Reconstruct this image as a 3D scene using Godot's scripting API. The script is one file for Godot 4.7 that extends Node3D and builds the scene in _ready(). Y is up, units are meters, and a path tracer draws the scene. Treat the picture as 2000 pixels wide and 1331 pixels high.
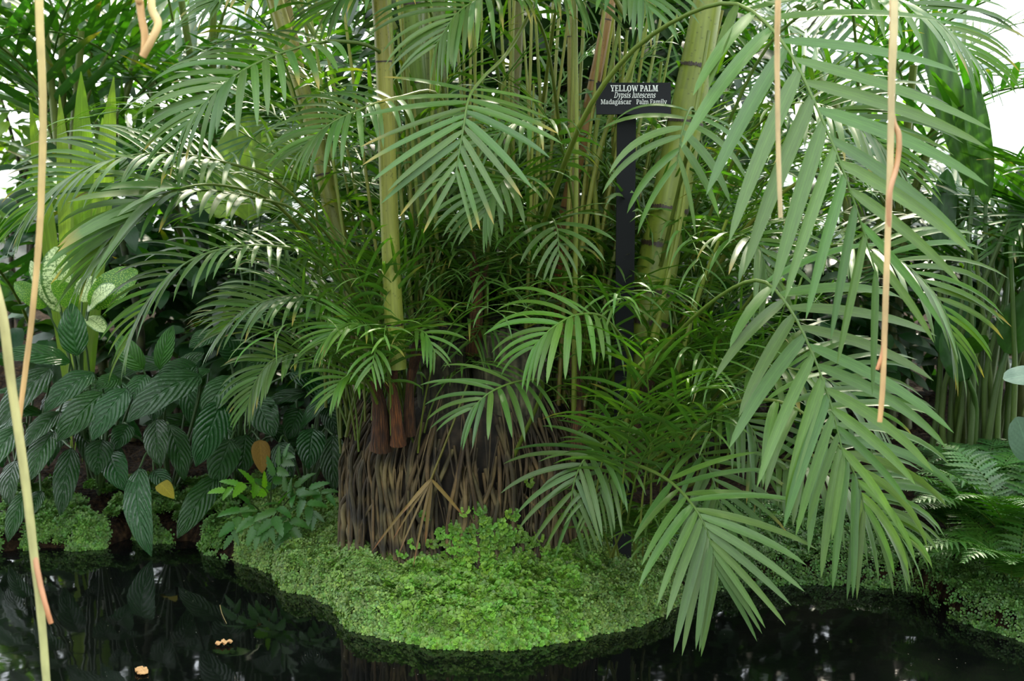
extends Node3D
# A conservatory planting round a dark pond: a clumping yellow palm on a mat of roots, with leafy neighbours. Units are metres, y = 0 is the water.

var rng := RandomNumberGenerator.new()
var noise := FastNoiseLite.new()
var M := {}
var taken := {}
var leaflets_left := 300
var shore := [Vector3(-2.97, 0, -4.538), Vector3(-2.02, 0, -4.51), Vector3(-1.569, 0, -4.555), Vector3(-1.445, 0, -4.612), Vector3(-1.343, 0, -4.589), Vector3(-1.221, 0, -4.635), Vector3(-1.201, 0, -4.731), Vector3(-1.125, 0, -4.671), Vector3(-0.999, 0, -4.683), Vector3(-0.941, 0, -4.555), Vector3(-0.816, 0, -4.466), Vector3(-0.705, 0, -4.349), Vector3(-0.649, 0, -4.189), Vector3(-0.558, 0, -4.141), Vector3(-0.485, 0, -4.022), Vector3(-0.427, 0, -3.843), Vector3(-0.314, 0, -3.77), Vector3(-0.18, 0, -3.701), Vector3(0, 0, -3.693), Vector3(0.171, 0, -3.778), Vector3(0.336, 0, -3.876), Vector3(0.463, 0, -4.058), Vector3(0.609, 0, -4.199), Vector3(0.807, 0, -4.247), Vector3(1.018, 0, -4.208), Vector3(1.151, 0, -4.16), Vector3(1.163, 0, -3.947), Vector3(1.213, 0, -3.863), Vector3(1.267, 0, -3.802), Vector3(1.309, 0, -3.731), Vector3(1.743, 0, -3.575), Vector3(2.987, 0, -3.575)]


func _ready() -> void:
	rng.seed = 7
	noise.seed = 3
	noise.frequency = 1.0
	var cam := Camera3D.new()
	cam.name = "camera"
	add_child(cam)
	cam.position = Vector3(0, 1.3, 0)
	cam.rotation_degrees = Vector3(-8, 0, 0)
	cam.near = 0.1
	var lens := CameraAttributesPhysical.new()
	lens.frustum_focal_length = 53.91
	lens.frustum_focus_distance = 3.9
	lens.exposure_aperture = 6.3
	lens.frustum_near = 0.1
	cam.attributes = lens
	cam.current = true
	var env := Environment.new()
	env.background_mode = Environment.BG_SKY
	var sky := Sky.new()
	var sm := ProceduralSkyMaterial.new()
	sm.sky_top_color = Color(0.94, 0.97, 1.0)
	sm.sky_horizon_color = Color(0.97, 0.985, 1.0)
	sm.ground_horizon_color = Color(0.72, 0.75, 0.74)
	sm.ground_bottom_color = Color(0.55, 0.57, 0.55)
	sm.sky_energy_multiplier = 1.0
	sky.sky_material = sm
	env.sky = sky
	env.background_energy_multiplier = 4.5
	env.tonemap_mode = Environment.TONE_MAPPER_LINEAR
	env.tonemap_exposure = 1.12
	env.sdfgi_enabled = true
	env.ssao_enabled = true
	env.ssil_enabled = true
	var we := WorldEnvironment.new()
	we.name = "world"
	we.environment = env
	add_child(we)
	var sun := DirectionalLight3D.new()
	sun.name = "sun"
	add_child(sun)
	sun.look_at_from_position(Vector3(1.2, 6.0, -6.0), Vector3.ZERO)
	sun.light_color = Color(1.0, 0.96, 0.88)
	sun.light_energy = 4.5
	sun.light_angular_distance = 2.0
	sun.shadow_enabled = true
	make_materials()
	setting()
	yellow_palm()
	plant_sign()
	peace_lilies()
	left_plants()
	right_plants()
	back_plants()
	added_shade()
	moss()
	small_things()


# ---------------------------------------------------------------- geometry

class Geo:
	var v := PackedVector3Array()
	var n := PackedVector3Array()
	var t := PackedVector2Array()
	var c := PackedColorArray()
	var i := PackedInt32Array()
	func vert(p: Vector3, nn: Vector3, uv: Vector2, col: Color) -> int:
		v.append(p)
		n.append(nn)
		t.append(uv)
		c.append(col)
		return v.size() - 1
	func tri(a: int, b: int, d: int) -> void:
		if (v[d] - v[a]).cross(v[b] - v[a]).dot(n[a] + n[b] + n[d]) < 0.0:
			i.append(a)
			i.append(d)
			i.append(b)
		else:
			i.append(a)
			i.append(b)
			i.append(d)
	func quad(a: int, b: int, d: int, e: int) -> void:
		tri(a, b, d)
		tri(a, d, e)
	func mesh(mat: Material) -> ArrayMesh:
		var m := ArrayMesh.new()
		var a := []
		a.resize(Mesh.ARRAY_MAX)
		a[Mesh.ARRAY_VERTEX] = v
		a[Mesh.ARRAY_NORMAL] = n
		a[Mesh.ARRAY_TEX_UV] = t
		a[Mesh.ARRAY_COLOR] = c
		a[Mesh.ARRAY_INDEX] = i
		m.add_surface_from_arrays(Mesh.PRIMITIVE_TRIANGLES, a)
		m.surface_set_material(0, mat)
		return m


func r(a: float, b: float) -> float:
	return rng.randf_range(a, b)


func numbered(called: String) -> String:
	taken[called] = taken.get(called, -1) + 1
	return called if taken[called] == 0 else "%s_%03d" % [called, taken[called]]


func thing(called: String, label: String, category: String, at := Vector3.ZERO, group := "") -> Node3D:
	var o := Node3D.new()
	o.name = numbered(called)
	add_child(o)
	o.position = at
	o.set_meta("label", label)
	o.set_meta("category", category)
	if group:
		o.set_meta("group", group)
	return o


func put(par: Node3D, called: String, m: Mesh) -> MeshInstance3D:
	var o := MeshInstance3D.new()
	o.name = called
	o.mesh = m
	par.add_child(o, true)
	return o


func tag(o: Node, label: String, category: String, kind := "", group := "") -> void:
	o.set_meta("label", label)
	o.set_meta("category", category)
	if kind:
		o.set_meta("kind", kind)
	if group:
		o.set_meta("group", group)


func off(pts: Array, o: Vector3) -> Array:   # points relative to a thing's base
	var a := []
	for p in pts:
		a.append(p - o)
	return a


func curve(pts: Array, n: int) -> PackedVector3Array:
	var out := PackedVector3Array()
	var m := pts.size() - 1
	for k in n + 1:
		var f := float(k) / n * m
		var j := mini(int(f), m - 1)
		var u := f - j
		var b: Vector3 = pts[j]
		var c: Vector3 = pts[j + 1]
		var a: Vector3 = pts[j - 1] if j > 0 else b * 2.0 - c
		var d: Vector3 = pts[j + 2] if j + 2 <= m else c * 2.0 - b
		out.append(b.cubic_interpolate(c, a, d, u))
	return out


func arch(o: Vector3, az: float, length: float, e0: float, e1: float, bend := 1.3) -> Array:
	var h := Vector3(cos(az), 0, sin(az))
	var p := o
	var a := [p]
	for k in 7:
		var e := deg_to_rad(lerpf(e0, e1, pow((k + 0.5) / 7.0, bend)))
		p += (h * cos(e) + Vector3.UP * sin(e)) * length / 7.0
		a.append(p)
	return a


func tube(g: Geo, c: PackedVector3Array, r0: float, r1: float, sides: int, col0: Color, col1: Color, cap := false, uvs := 1.0, rough := 0.0) -> void:
	var last := c.size() - 1
	var t: Vector3 = (c[1] - c[0]).normalized()
	var u := t.cross(Vector3.FORWARD if absf(t.z) < 0.9 else Vector3.UP).normalized()
	var row := []
	var along := 0.0
	for k in last + 1:
		t = ((c[mini(k + 1, last)] - c[maxi(k - 1, 0)])).normalized()
		u = (u - t * u.dot(t)).normalized()
		var w := t.cross(u)
		var f := float(k) / last
		var rad := lerpf(r0, r1, f)
		if k:
			along += c[k].distance_to(c[k - 1])
		var now := []
		for s in sides + 1:
			var a := TAU * s / sides
			var d := u * cos(a) + w * sin(a)
			var q := rad * (1.0 + rough * noise.get_noise_3dv((c[k] + d * rad) * 60.0))
			now.append(g.vert(c[k] + d * q, d, Vector2(float(s) / sides, along * uvs), col0.lerp(col1, f)))
		if k:
			for s in sides:
				g.quad(row[s], row[s + 1], now[s + 1], now[s])
		row = now
	if cap:
		var m := g.vert(c[last], t, Vector2(0.5, 0.5), col1)
		var ring := []
		for s in sides + 1:
			ring.append(g.vert(g.v[row[s]], t, Vector2(0.5, 0.5), col1))
		for s in sides:
			g.tri(m, ring[s], ring[s + 1])


# a narrow leaf that leaves base along dir and is pulled down towards its tip
func blade(g: Geo, base: Vector3, dir: Vector3, nrm: Vector3, L: float, W: float, droop: float, segs: int, fold: float, col: Color, tip: Color, tooth := 0.0, wide := 0.31) -> void:
	var p := base
	var d := dir.normalized()
	var nn := nrm
	var la := 0
	var lb := 0
	var lc := 0
	var e0 := 0.25
	var e1 := e0 * (1.0 - wide) / wide
	var top := pow(wide, e0) * pow(1.0 - wide, e1)
	for k in segs + 1:
		var t := float(k) / segs
		var s := d.cross(nn).normalized()
		nn = s.cross(d).normalized()
		var f := pow(maxf(t, 0.004), e0) * pow(maxf(1.0 - t, 0.0), e1) / top
		if tooth > 0.0 and k % 2:
			f *= 1.0 - tooth
		var hw := W * 0.5 * f
		var cc := col.lerp(tip, smoothstep(0.7, 1.0, t))
		var a := g.vert(p - s * hw + nn * hw * fold, (nn + s * fold).normalized(), Vector2(0, t), cc)
		var b := g.vert(p, nn, Vector2(0.5, t), cc)
		var e := g.vert(p + s * hw + nn * hw * fold, (nn - s * fold).normalized(), Vector2(1, t), cc)
		if k:
			g.quad(la, lb, b, a)
			g.quad(lb, lc, e, b)
		la = a
		lb = b
		lc = e
		p += d * L / segs
		d = (d + Vector3.DOWN * droop * (0.35 + 1.3 * t) / segs).normalized()


# a broad leaf from base to tip; nrm is the side it shows
func broad(g: Geo, base: Vector3, tip: Vector3, nrm: Vector3, W: float, bulge: float, fold: float, wave: float, col: Color, e0 := 0.55, e1 := 0.8, segs := 12, half := 3, notch := 0.0) -> void:
	var axis := tip - base
	var L := axis.length()
	var d := axis / L
	var s := d.cross(nrm).normalized()
	var n0 := s.cross(d)
	var peak := e0 / (e0 + e1)
	var top := pow(peak, e0) * pow(1.0 - peak, e1)
	var ph := r(0, TAU)
	var first := g.v.size()
	var cols := half * 2 + 1
	for k in segs + 1:
		var t := float(k) / segs
		var p := base + axis * t + n0 * bulge * L * 4.0 * t * (1.0 - t)
		var tan := (axis + n0 * bulge * L * 4.0 * (1.0 - 2.0 * t)).normalized()
		var nn := s.cross(tan)
		var hw := W * 0.5 * pow(maxf(t, 0.003), e0) * pow(maxf(1.0 - t, 0.003), e1) / top
		for j in cols:
			var u := float(j - half) / half
			var lift := fold * absf(u) - 0.35 * fold * u * u * 2.0 + wave * u * u * sin(t * 17.0 + ph + (1.5 if u > 0.0 else 0.0))
			var back := tan * -notch * W * u * u * (1.0 - smoothstep(0.0, 0.25, t))
			g.vert(p + s * u * hw + nn * lift * hw + back, nn, Vector2(u * 0.5 + 0.5, t), col)
	for k in segs + 1:
		for j in cols:
			var q := first + k * cols + j
			var dx: Vector3 = g.v[first + k * cols + mini(j + 1, cols - 1)] - g.v[first + k * cols + maxi(j - 1, 0)]
			var dy: Vector3 = g.v[first + mini(k + 1, segs) * cols + j] - g.v[first + maxi(k - 1, 0) * cols + j]
			var x := dx.cross(dy)
			if x.length() > 1e-9:
				x = x.normalized()
				g.n[q] = x if x.dot(n0) > 0.0 else -x
	for k in segs:
		for j in cols - 1:
			var q := first + k * cols + j
			g.quad(q, q + 1, q + cols + 1, q + cols)


func vary(c: Color, k := 0.22) -> Color:   # leaves of one plant differ in their green
	var f := 1.0 + r(-k, k)
	return Color(c.r * f * r(0.85, 1.2), c.g * f, c.b * f * r(0.8, 1.2))


const GREEN := Color(0.092, 0.205, 0.03)
const FRESH := Color(0.115, 0.29, 0.025)
const STEM := Color(0.20, 0.27, 0.035)
const YELLOW := Color(0.45, 0.33, 0.05)


# a feather leaf: a tapering midrib with leaflets on both sides
func frond(par: Node3D, pts: Array, up: Vector3, o := {}) -> MeshInstance3D:
	var n: int = o.get("n", 20)
	var st: float = o.get("st", 0.3)
	var rad: float = o.get("r", 0.005)
	var big: float = o.get("len", 0.32)
	var wid: float = o.get("w", 0.022)
	var col: Color = o.get("col", GREEN)
	var segs: int = o.get("segs", 8)
	var split: bool = o.get("split", false) and leaflets_left > 0
	var stem: Color = o.get("stem", STEM)
	var c := curve(pts, 26)
	var g := Geo.new()
	tube(g, c, rad, rad * 0.25, 6, vary(stem, 0.12), col * 1.3)
	var leaves := g
	var mine := []
	var last := c.size() - 1
	for k in n:
		var f := (k + 0.5) / n
		for side in [-1.0, 1.0]:
			if o.has("skip") and r(0, 1) < o.skip:
				continue
			var at := clampf(st + (1.0 - st) * (f + (0.2 * side + r(-0.12, 0.12)) / n), 0.0, 0.999)
			var q := at * last
			var j := int(q)
			var p := c[j].lerp(c[mini(j + 1, last)], q - j)
			var t := (c[mini(j + 1, last)] - c[maxi(j - 1, 0)]).normalized()
			var nn := (up - t * up.dot(t)).normalized()
			var s := t.cross(nn)
			var a := deg_to_rad(lerpf(o.get("a0", 68.0), o.get("a1", 24.0), pow(f, 1.1)) + r(-1, 1) * o.get("wild", 5.0))
			var lift: float = o.get("lift", 0.25) + r(-0.12, 0.12)
			var d: Vector3 = t * cos(a) + s * side * sin(a) + nn * lift * (1.0 - 0.5 * f)
			var L: float = big * lerpf(o.get("l0", 0.75), 1.0, smoothstep(0.0, 0.35, f)) * lerpf(1.0, o.get("l1", 0.5), smoothstep(0.45, 1.0, f)) * r(0.9, 1.08)
			var own := vary(col)
			var tip := own
			if r(0, 1) < o.get("dry", 0.12):
				tip = YELLOW
			var w: float = wid * lerpf(1.0, 0.62, smoothstep(0.5, 1.0, f)) * r(0.88, 1.1)
			var one := Geo.new() if split else leaves
			blade(one, p, d, (nn - s * side * lift).normalized(), L, w, o.get("droop", 0.5) * r(0.7, 1.3), segs, r(0.12, 0.4), own, tip, o.get("tooth", 0.0), o.get("wide", 0.31))
			if split:
				mine.append(one)
	var mat: Material = o.get("mat", M.palm)
	var mi := put(par, o.get("name", "frond"), g.mesh(mat))
	if split:
		for one in mine:
			put(mi, "leaflet", one.mesh(M.palm))
			leaflets_left -= 1
	return mi


# ---------------------------------------------------------------- materials

func picture(w: int, h: int, f: Callable) -> ImageTexture:
	var im := Image.create(w, h, false, Image.FORMAT_RGB8)
	for y in h:
		for x in w:
			im.set_pixel(x, y, f.call(float(x) / w, float(y) / h))
	return ImageTexture.create_from_image(im)


func noisy(freq: float, ramp: Gradient, size := 256, seed_ := 1, normal := false, bump := 4.0) -> NoiseTexture2D:
	var t := NoiseTexture2D.new()
	t.width = size
	t.height = size
	t.seamless = true
	var f := FastNoiseLite.new()
	f.seed = seed_
	f.frequency = freq
	f.fractal_octaves = 4
	t.noise = f
	t.color_ramp = ramp
	if normal:
		t.as_normal_map = true
		t.bump_strength = bump
	return t


func ramp(a: Color, b: Color, c: Color) -> Gradient:
	var g := Gradient.new()
	g.colors = PackedColorArray([a, b, c])
	g.offsets = PackedFloat32Array([0.25, 0.5, 0.75])
	return g


func grey(k: float) -> Color:
	return Color(k, k, k)


func leafy(rough: float, tex: Texture2D, back := Color(0.72, 0.8, 0.35), spec := 0.5) -> StandardMaterial3D:
	var m := StandardMaterial3D.new()
	m.vertex_color_use_as_albedo = true
	m.albedo_texture = tex
	m.roughness = rough
	m.metallic_specular = spec
	m.cull_mode = BaseMaterial3D.CULL_DISABLED
	m.backlight_enabled = true
	m.backlight = back
	return m


func plain(col: Color, rough: float, tex: Texture2D = null, scale := 1.0) -> StandardMaterial3D:
	var m := StandardMaterial3D.new()
	m.albedo_color = col
	m.roughness = rough
	if tex:
		m.albedo_texture = tex
		m.uv1_triplanar = true
		m.uv1_scale = Vector3.ONE * scale
	return m


func make_materials() -> void:
	var ribs := picture(48, 128, func(u: float, v: float) -> Color:
		var k := 0.86 + 0.07 * sin(u * 60.0) + 0.06 * noise.get_noise_2d(u * 40.0, v * 3.0) + 0.06 * noise.get_noise_2d(u * 6.0 + 40.0, v * 9.0)
		if absf(u - 0.5) < 0.035:
			k += 0.1
		if absf(absf(u - 0.5) - 0.27) < 0.02:
			k -= 0.12
		return grey(k))
	M.palm = leafy(0.47, ribs, Color(0.84, 0.9, 0.42), 0.56)
	# peace lily: sunken side veins that curve towards the tip, puffed up between them
	var vein := func(u: float, v: float) -> float:
		var e := absf(u - 0.5) * 2.0
		return fposmod((v - 0.42 * pow(e, 1.25)) * 7.5, 1.0)
	var lily_col := picture(128, 256, func(u: float, v: float) -> Color:
		var q: float = vein.call(u, v)
		var k := 0.82 + 0.1 * sin(q * PI) + 0.08 * noise.get_noise_2d(u * 12.0, v * 20.0)
		if absf(u - 0.5) < 0.018:
			return Color(k * 1.02, k * 1.05, k)
		return grey(k))
	var lily_h := picture(128, 256, func(u: float, v: float) -> Color:
		var q: float = vein.call(u, v)
		var e := absf(u - 0.5) * 2.0
		return grey(0.75 * sin(q * PI) * smoothstep(0.0, 0.1, e) * (1.0 - 0.4 * e) + 0.12 * noise.get_noise_2d(u * 20.0, v * 40.0)))
	M.lily = leafy(0.21, lily_col, Color(0.55, 0.7, 0.25), 0.42)
	M.lily.heightmap_enabled = true
	M.lily.heightmap_texture = lily_h
	M.lily.heightmap_scale = 0.5
	var smooth := picture(64, 128, func(u: float, v: float) -> Color:
		var q: float = vein.call(u, v * 0.8)
		var k := 0.86 + 0.05 * sin(q * PI) + 0.08 * noise.get_noise_2d(u * 10.0 + 7.0, v * 14.0)
		return grey(k + (0.12 if absf(u - 0.5) < 0.02 else 0.0)))
	M.leaf = leafy(0.36, smooth, Color(0.9, 0.95, 0.4))
	M.frosted = leafy(0.55, smooth, Color(0.4, 0.5, 0.35), 0.5)
	var cream := picture(96, 192, func(u: float, v: float) -> Color:
		var e := absf(u - 0.5) * 2.0
		var k := noise.get_noise_2d(u * 10.0 + absf(u - 0.5) * 14.0, v * 22.0) + 0.7 * noise.get_noise_2d(u * 24.0 + 3.0, v * 40.0)
		var f := smoothstep(-0.3, 0.3, k + 0.22 - 1.1 * smoothstep(0.75, 1.0, e))
		if absf(u - 0.5) < 0.02:
			f = 0.2
		return Color(0.30, 0.46, 0.16).lerp(Color(0.87, 0.92, 0.70), f))
	M.cream = leafy(0.36, cream, Color(0.7, 0.8, 0.4))
	var speck := picture(96, 192, func(u: float, v: float) -> Color:
		var k := noise.get_noise_2d(u * 22.0 + 9.0, v * 40.0)
		return Color(0.25, 0.47, 0.10).lerp(Color(0.80, 0.88, 0.42), smoothstep(0.15, 0.35, k)))
	M.speckled = leafy(0.36, speck, Color(0.7, 0.8, 0.3))
	var fibre := picture(64, 256, func(u: float, v: float) -> Color:
		var k := 0.86 + 0.12 * noise.get_noise_2d(u * 34.0, v * 4.0) + 0.1 * noise.get_noise_2d(u * 5.0, v * 7.0 + 9.0)
		if noise.get_noise_2d(u * 60.0, v * 130.0 + 50.0) > 0.5:
			k -= 0.25
		return grey(k))
	M.cane = plain(Color.WHITE, 0.42, fibre)
	M.cane.uv1_triplanar = false
	M.cane.vertex_color_use_as_albedo = true
	var barky := noisy(0.03, ramp(grey(0.45), grey(0.75), grey(1.0)), 256, 4)
	M.wood = plain(Color.WHITE, 0.8, barky, 1.6)
	M.wood.vertex_color_use_as_albedo = true
	var old := picture(128, 256, func(u: float, v: float) -> Color:
		var k := 0.6 + 0.5 * noise.get_noise_2d(u * 45.0, v * 4.0) + 0.3 * noise.get_noise_2d(u * 12.0, v * 9.0 + 30.0)
		return grey(k))
	M.stump = plain(Color.WHITE, 0.9, old)
	M.stump.uv1_triplanar = false
	M.stump.vertex_color_use_as_albedo = true
	M.stump.heightmap_enabled = true
	M.stump.heightmap_texture = old
	M.stump.heightmap_scale = 0.9
	M.soil = plain(Color.WHITE, 0.95, noisy(0.05, ramp(Color(0.06, 0.042, 0.028), Color(0.13, 0.095, 0.06), Color(0.22, 0.165, 0.10)), 512, 5), 1.7)
	M.soil.metallic_specular = 0.2
	M.soil.normal_enabled = true
	M.soil.normal_texture = noisy(0.06, null, 512, 6, true, 8.0)
	M.water = plain(Color(0.03, 0.035, 0.03), 0.04)
	M.water.metallic_specular = 0.36
	M.water.normal_enabled = true
	M.water.normal_texture = noisy(0.008, null, 512, 9, true, 1.2)
	M.water.normal_scale = 0.12
	M.water.uv1_triplanar = true
	M.water.uv1_scale = Vector3.ONE * 0.9
	M.black = plain(Color(0.075, 0.085, 0.09), 0.6)
	M.black.metallic_specular = 0.3
	M.letter = plain(Color(0.86, 0.87, 0.84), 0.6)
	M.steel = plain(Color(0.62, 0.65, 0.64), 0.5)
	M.concrete = plain(Color.WHITE, 0.9, noisy(0.03, ramp(Color(0.42, 0.42, 0.40), Color(0.5, 0.5, 0.47), Color(0.58, 0.57, 0.54)), 256, 8), 1.0)
	M.glass = plain(Color(0.9, 0.97, 0.95, 0.06), 0.05)
	M.glass.transparency = BaseMaterial3D.TRANSPARENCY_ALPHA
	M.moss = leafy(0.5, null, Color(0.6, 0.75, 0.2))
	M.aerial = plain(Color.WHITE, 0.5, noisy(0.012, ramp(grey(0.84), grey(0.93), grey(1.0)), 256, 11), 3.0)
	M.aerial.vertex_color_use_as_albedo = true
	M.dry = leafy(0.7, smooth, Color(0.4, 0.4, 0.2), 0.35)


# ---------------------------------------------------------------- setting

func shore_z(x: float) -> float:
	for k in shore.size() - 1:
		if x <= shore[k + 1].x:
			return lerpf(shore[k].z, shore[k + 1].z, clampf((x - shore[k].x) / maxf(shore[k + 1].x - shore[k].x, 1e-4), 0.0, 1.0))
	return shore[-1].z


func edge(x: float) -> float:   # the shore with its small scallops
	return shore_z(x) + 0.018 * noise.get_noise_1d(x * 17.0) + 0.01 * noise.get_noise_1d(x * 43.0 + 5.0)


func land(x: float, z: float) -> float:
	var d := edge(x) - z
	if d < 0.0:
		return maxf(-0.35, d * 1.6 - 0.012)
	var h := 0.055 * smoothstep(0.0, 0.07, d) + 0.085 * smoothstep(0.05, 0.45, d) + 0.18 * smoothstep(0.7, 3.0, d)
	return -0.012 + h + 0.03 * smoothstep(0.0, 0.1, d) * noise.get_noise_2d(x * 6.0, z * 6.0)


func box(par: Node3D, called: String, size: Vector3, at: Vector3, mat: Material) -> MeshInstance3D:
	var b := BoxMesh.new()
	b.size = size
	b.material = mat
	var o := put(par, called, b)
	o.position = at
	return o


func setting() -> void:
	var g := Geo.new()
	var nx := 150
	var nz := 130
	for j in nz + 1:
		for i in nx + 1:
			var x := -4.5 + 9.0 * i / nx
			var z := -3.3 - 5.5 * pow(float(j) / nz, 1.6)
			var e := 0.02
			var nn := Vector3(land(x - e, z) - land(x + e, z), 2.0 * e, land(x, z - e) - land(x, z + e)).normalized()
			g.vert(Vector3(x, land(x, z), z), nn, Vector2(x, z), Color.WHITE)
	for j in nz:
		for i in nx:
			var q := j * (nx + 1) + i
			g.quad(q, q + 1, q + nx + 2, q + nx + 1)
	var ground := put(self, "ground", g.mesh(M.soil))
	tag(ground, "dark planting soil sloping down to the pond", "soil", "structure")
	var w := Geo.new()
	for p in [Vector3(-4.5, 0, 1.0), Vector3(4.5, 0, 1.0), Vector3(4.5, 0, -6.5), Vector3(-4.5, 0, -6.5)]:
		w.vert(p, Vector3.UP, Vector2(p.x, p.z), Color.WHITE)
	w.quad(0, 1, 2, 3)
	var pond := put(self, "pond_water", w.mesh(M.water))
	tag(pond, "still black pond water mirroring the leaves above it", "water", "structure")
	var bed := box(self, "floor", Vector3(9, 0.2, 8.2), Vector3(0, -0.5, -3.2), M.soil)
	tag(bed, "muddy bottom of the pond under the dark water", "pond bottom", "structure")
	var wall := Node3D.new()
	wall.name = "wall_back"
	add_child(wall)
	tag(wall, "glazed conservatory wall with pale steel bars on a low concrete base", "wall", "structure")
	box(wall, "knee_wall", Vector3(9, 0.7, 0.2), Vector3(0, 0.3, -8.75), M.concrete)
	for k in 10:
		box(wall, "mullion", Vector3(0.06, 3.9, 0.09), Vector3(-4.5 + k, 2.6, -8.72), M.steel)
	for y in [0.68, 1.62, 2.9, 4.5]:
		box(wall, "transom", Vector3(9, 0.05, 0.07), Vector3(0, y, -8.72), M.steel)
	for k in 9:
		for s in [[0.705, 1.595], [1.645, 2.875], [2.925, 4.475]]:
			box(wall, "pane", Vector3(0.94, s[1] - s[0], 0.008), Vector3(-4.0 + k, (s[0] + s[1]) / 2, -8.72), M.glass)


# ---------------------------------------------------------------- the yellow palm

const HEART := Vector3(-0.122, 0.378, -4.3)

func cane(par: Node3D, pts: Array, r0: float, r1: float, col0: Color, col1: Color, rings: Array, ring_col := Color(0.05, 0.03, 0.02)) -> void:
	var g := Geo.new()
	var c := curve(pts, 30)
	tube(g, c, r0, r1, 18, col0, col1, false, 1.2, 0.03)
	var mi := put(par, "cane", g.mesh(M.cane))
	for f in rings:
		var q: float = f * 30
		var j := mini(int(q), 29)
		var p := c[j].lerp(c[j + 1], q - j)
		var t := (c[j + 1] - c[j]).normalized()
		var rad := lerpf(r0, r1, f)
		var u := t.cross(Vector3.FORWARD).normalized()
		var w := t.cross(u)
		var h := Geo.new()
		# the scar of a fallen leaf: a raised ring and a row of short dark strands below it
		for s in 44:
			var a := TAU * s / 44.0
			var d := u * cos(a) + w * sin(a)
			var x := -u * sin(a) + w * cos(a)
			var tall := rad * r(0.14, 0.3)
			var wide := rad * r(0.045, 0.075)
			var o := rad * 1.045
			var i0 := h.vert(p + d * o - x * wide + t * tall * 0.5, d, Vector2.ZERO, ring_col)
			var i1 := h.vert(p + d * o + x * wide + t * tall * 0.5, d, Vector2.ZERO, ring_col)
			var i2 := h.vert(p + d * o + x * wide - t * tall * 0.5, d, Vector2.ZERO, ring_col)
			var i3 := h.vert(p + d * o - x * wide - t * tall * 0.5, d, Vector2.ZERO, ring_col)
			h.quad(i0, i1, i2, i3)
		var band := PackedVector3Array([p - t * rad * 0.05, p + t * rad * 0.05])
		tube(h, band, rad * 1.04, rad * 1.04, 24, ring_col * 2.0, ring_col * 1.6)
		put(mi, "leaf_scar", h.mesh(M.cane))


func sheath(par: Node3D, pts: Array, r0: float, col: Color) -> void:
	var g := Geo.new()
	var c := curve(pts, 10)
	tube(g, c, r0, r0 * 0.45, 9, col, col * 1.25, false, 2.0, 0.25)
	for k in 7:
		var t := (c[10] - c[8]).normalized()
		var d := (t + Vector3(r(-0.4, 0.4), r(-0.1, 0.2), r(-0.4, 0.4))).normalized()
		blade(g, c[7 + k % 3], d, Vector3(r(-0.4, 0.4), 0.1, 1).normalized(), r(0.04, 0.11), r0 * r(0.4, 0.9), r(-0.2, 0.6), 4, 0.2, col * r(0.8, 1.7), col * r(0.8, 2.0))
	put(par, "dry_sheath", g.mesh(M.stump))


func stump(par: Node3D, base: Vector3, top: Vector3, rad: float, tilt: Vector3, col: Color, topcol: Color, hollow: float) -> void:
	var g := Geo.new()
	var up := (top - base).normalized()
	tube(g, curve([base, base.lerp(top, 0.5) + Vector3(r(-0.01, 0.01), 0, 0.005), top - up * 0.012, top], 12), rad * 1.12, rad * 0.98, 22, col, col, false, 2.2, 0.06)
	var mi := put(par, "stump", g.mesh(M.stump))
	var h := Geo.new()
	var u := tilt.cross(Vector3.FORWARD).normalized()
	var w := tilt.cross(u)
	var rows := [[0.985, 0.0], [1.0, 0.012], [0.82, 0.008], [0.74, -hollow * 0.6], [0.45, -hollow], [0.0, -hollow * 0.9]]
	var old := []
	for k in rows.size():
		var now := []
		for s in 23:
			var a := TAU * s / 22.0
			var d := u * cos(a) + w * sin(a)
			var p: Vector3 = top + d * rad * rows[k][0] + tilt * rows[k][1]
			now.append(h.vert(p, (tilt + d * (0.8 if k < 2 else -0.4)).normalized(), Vector2(s / 22.0, k * 0.1), topcol * (1.6 if k == 2 else 1.0)))
		if k:
			for s in 22:
				h.quad(old[s], old[s + 1], now[s + 1], now[s])
		old = now
	put(mi, "cut_top", h.mesh(M.stump))


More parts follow.
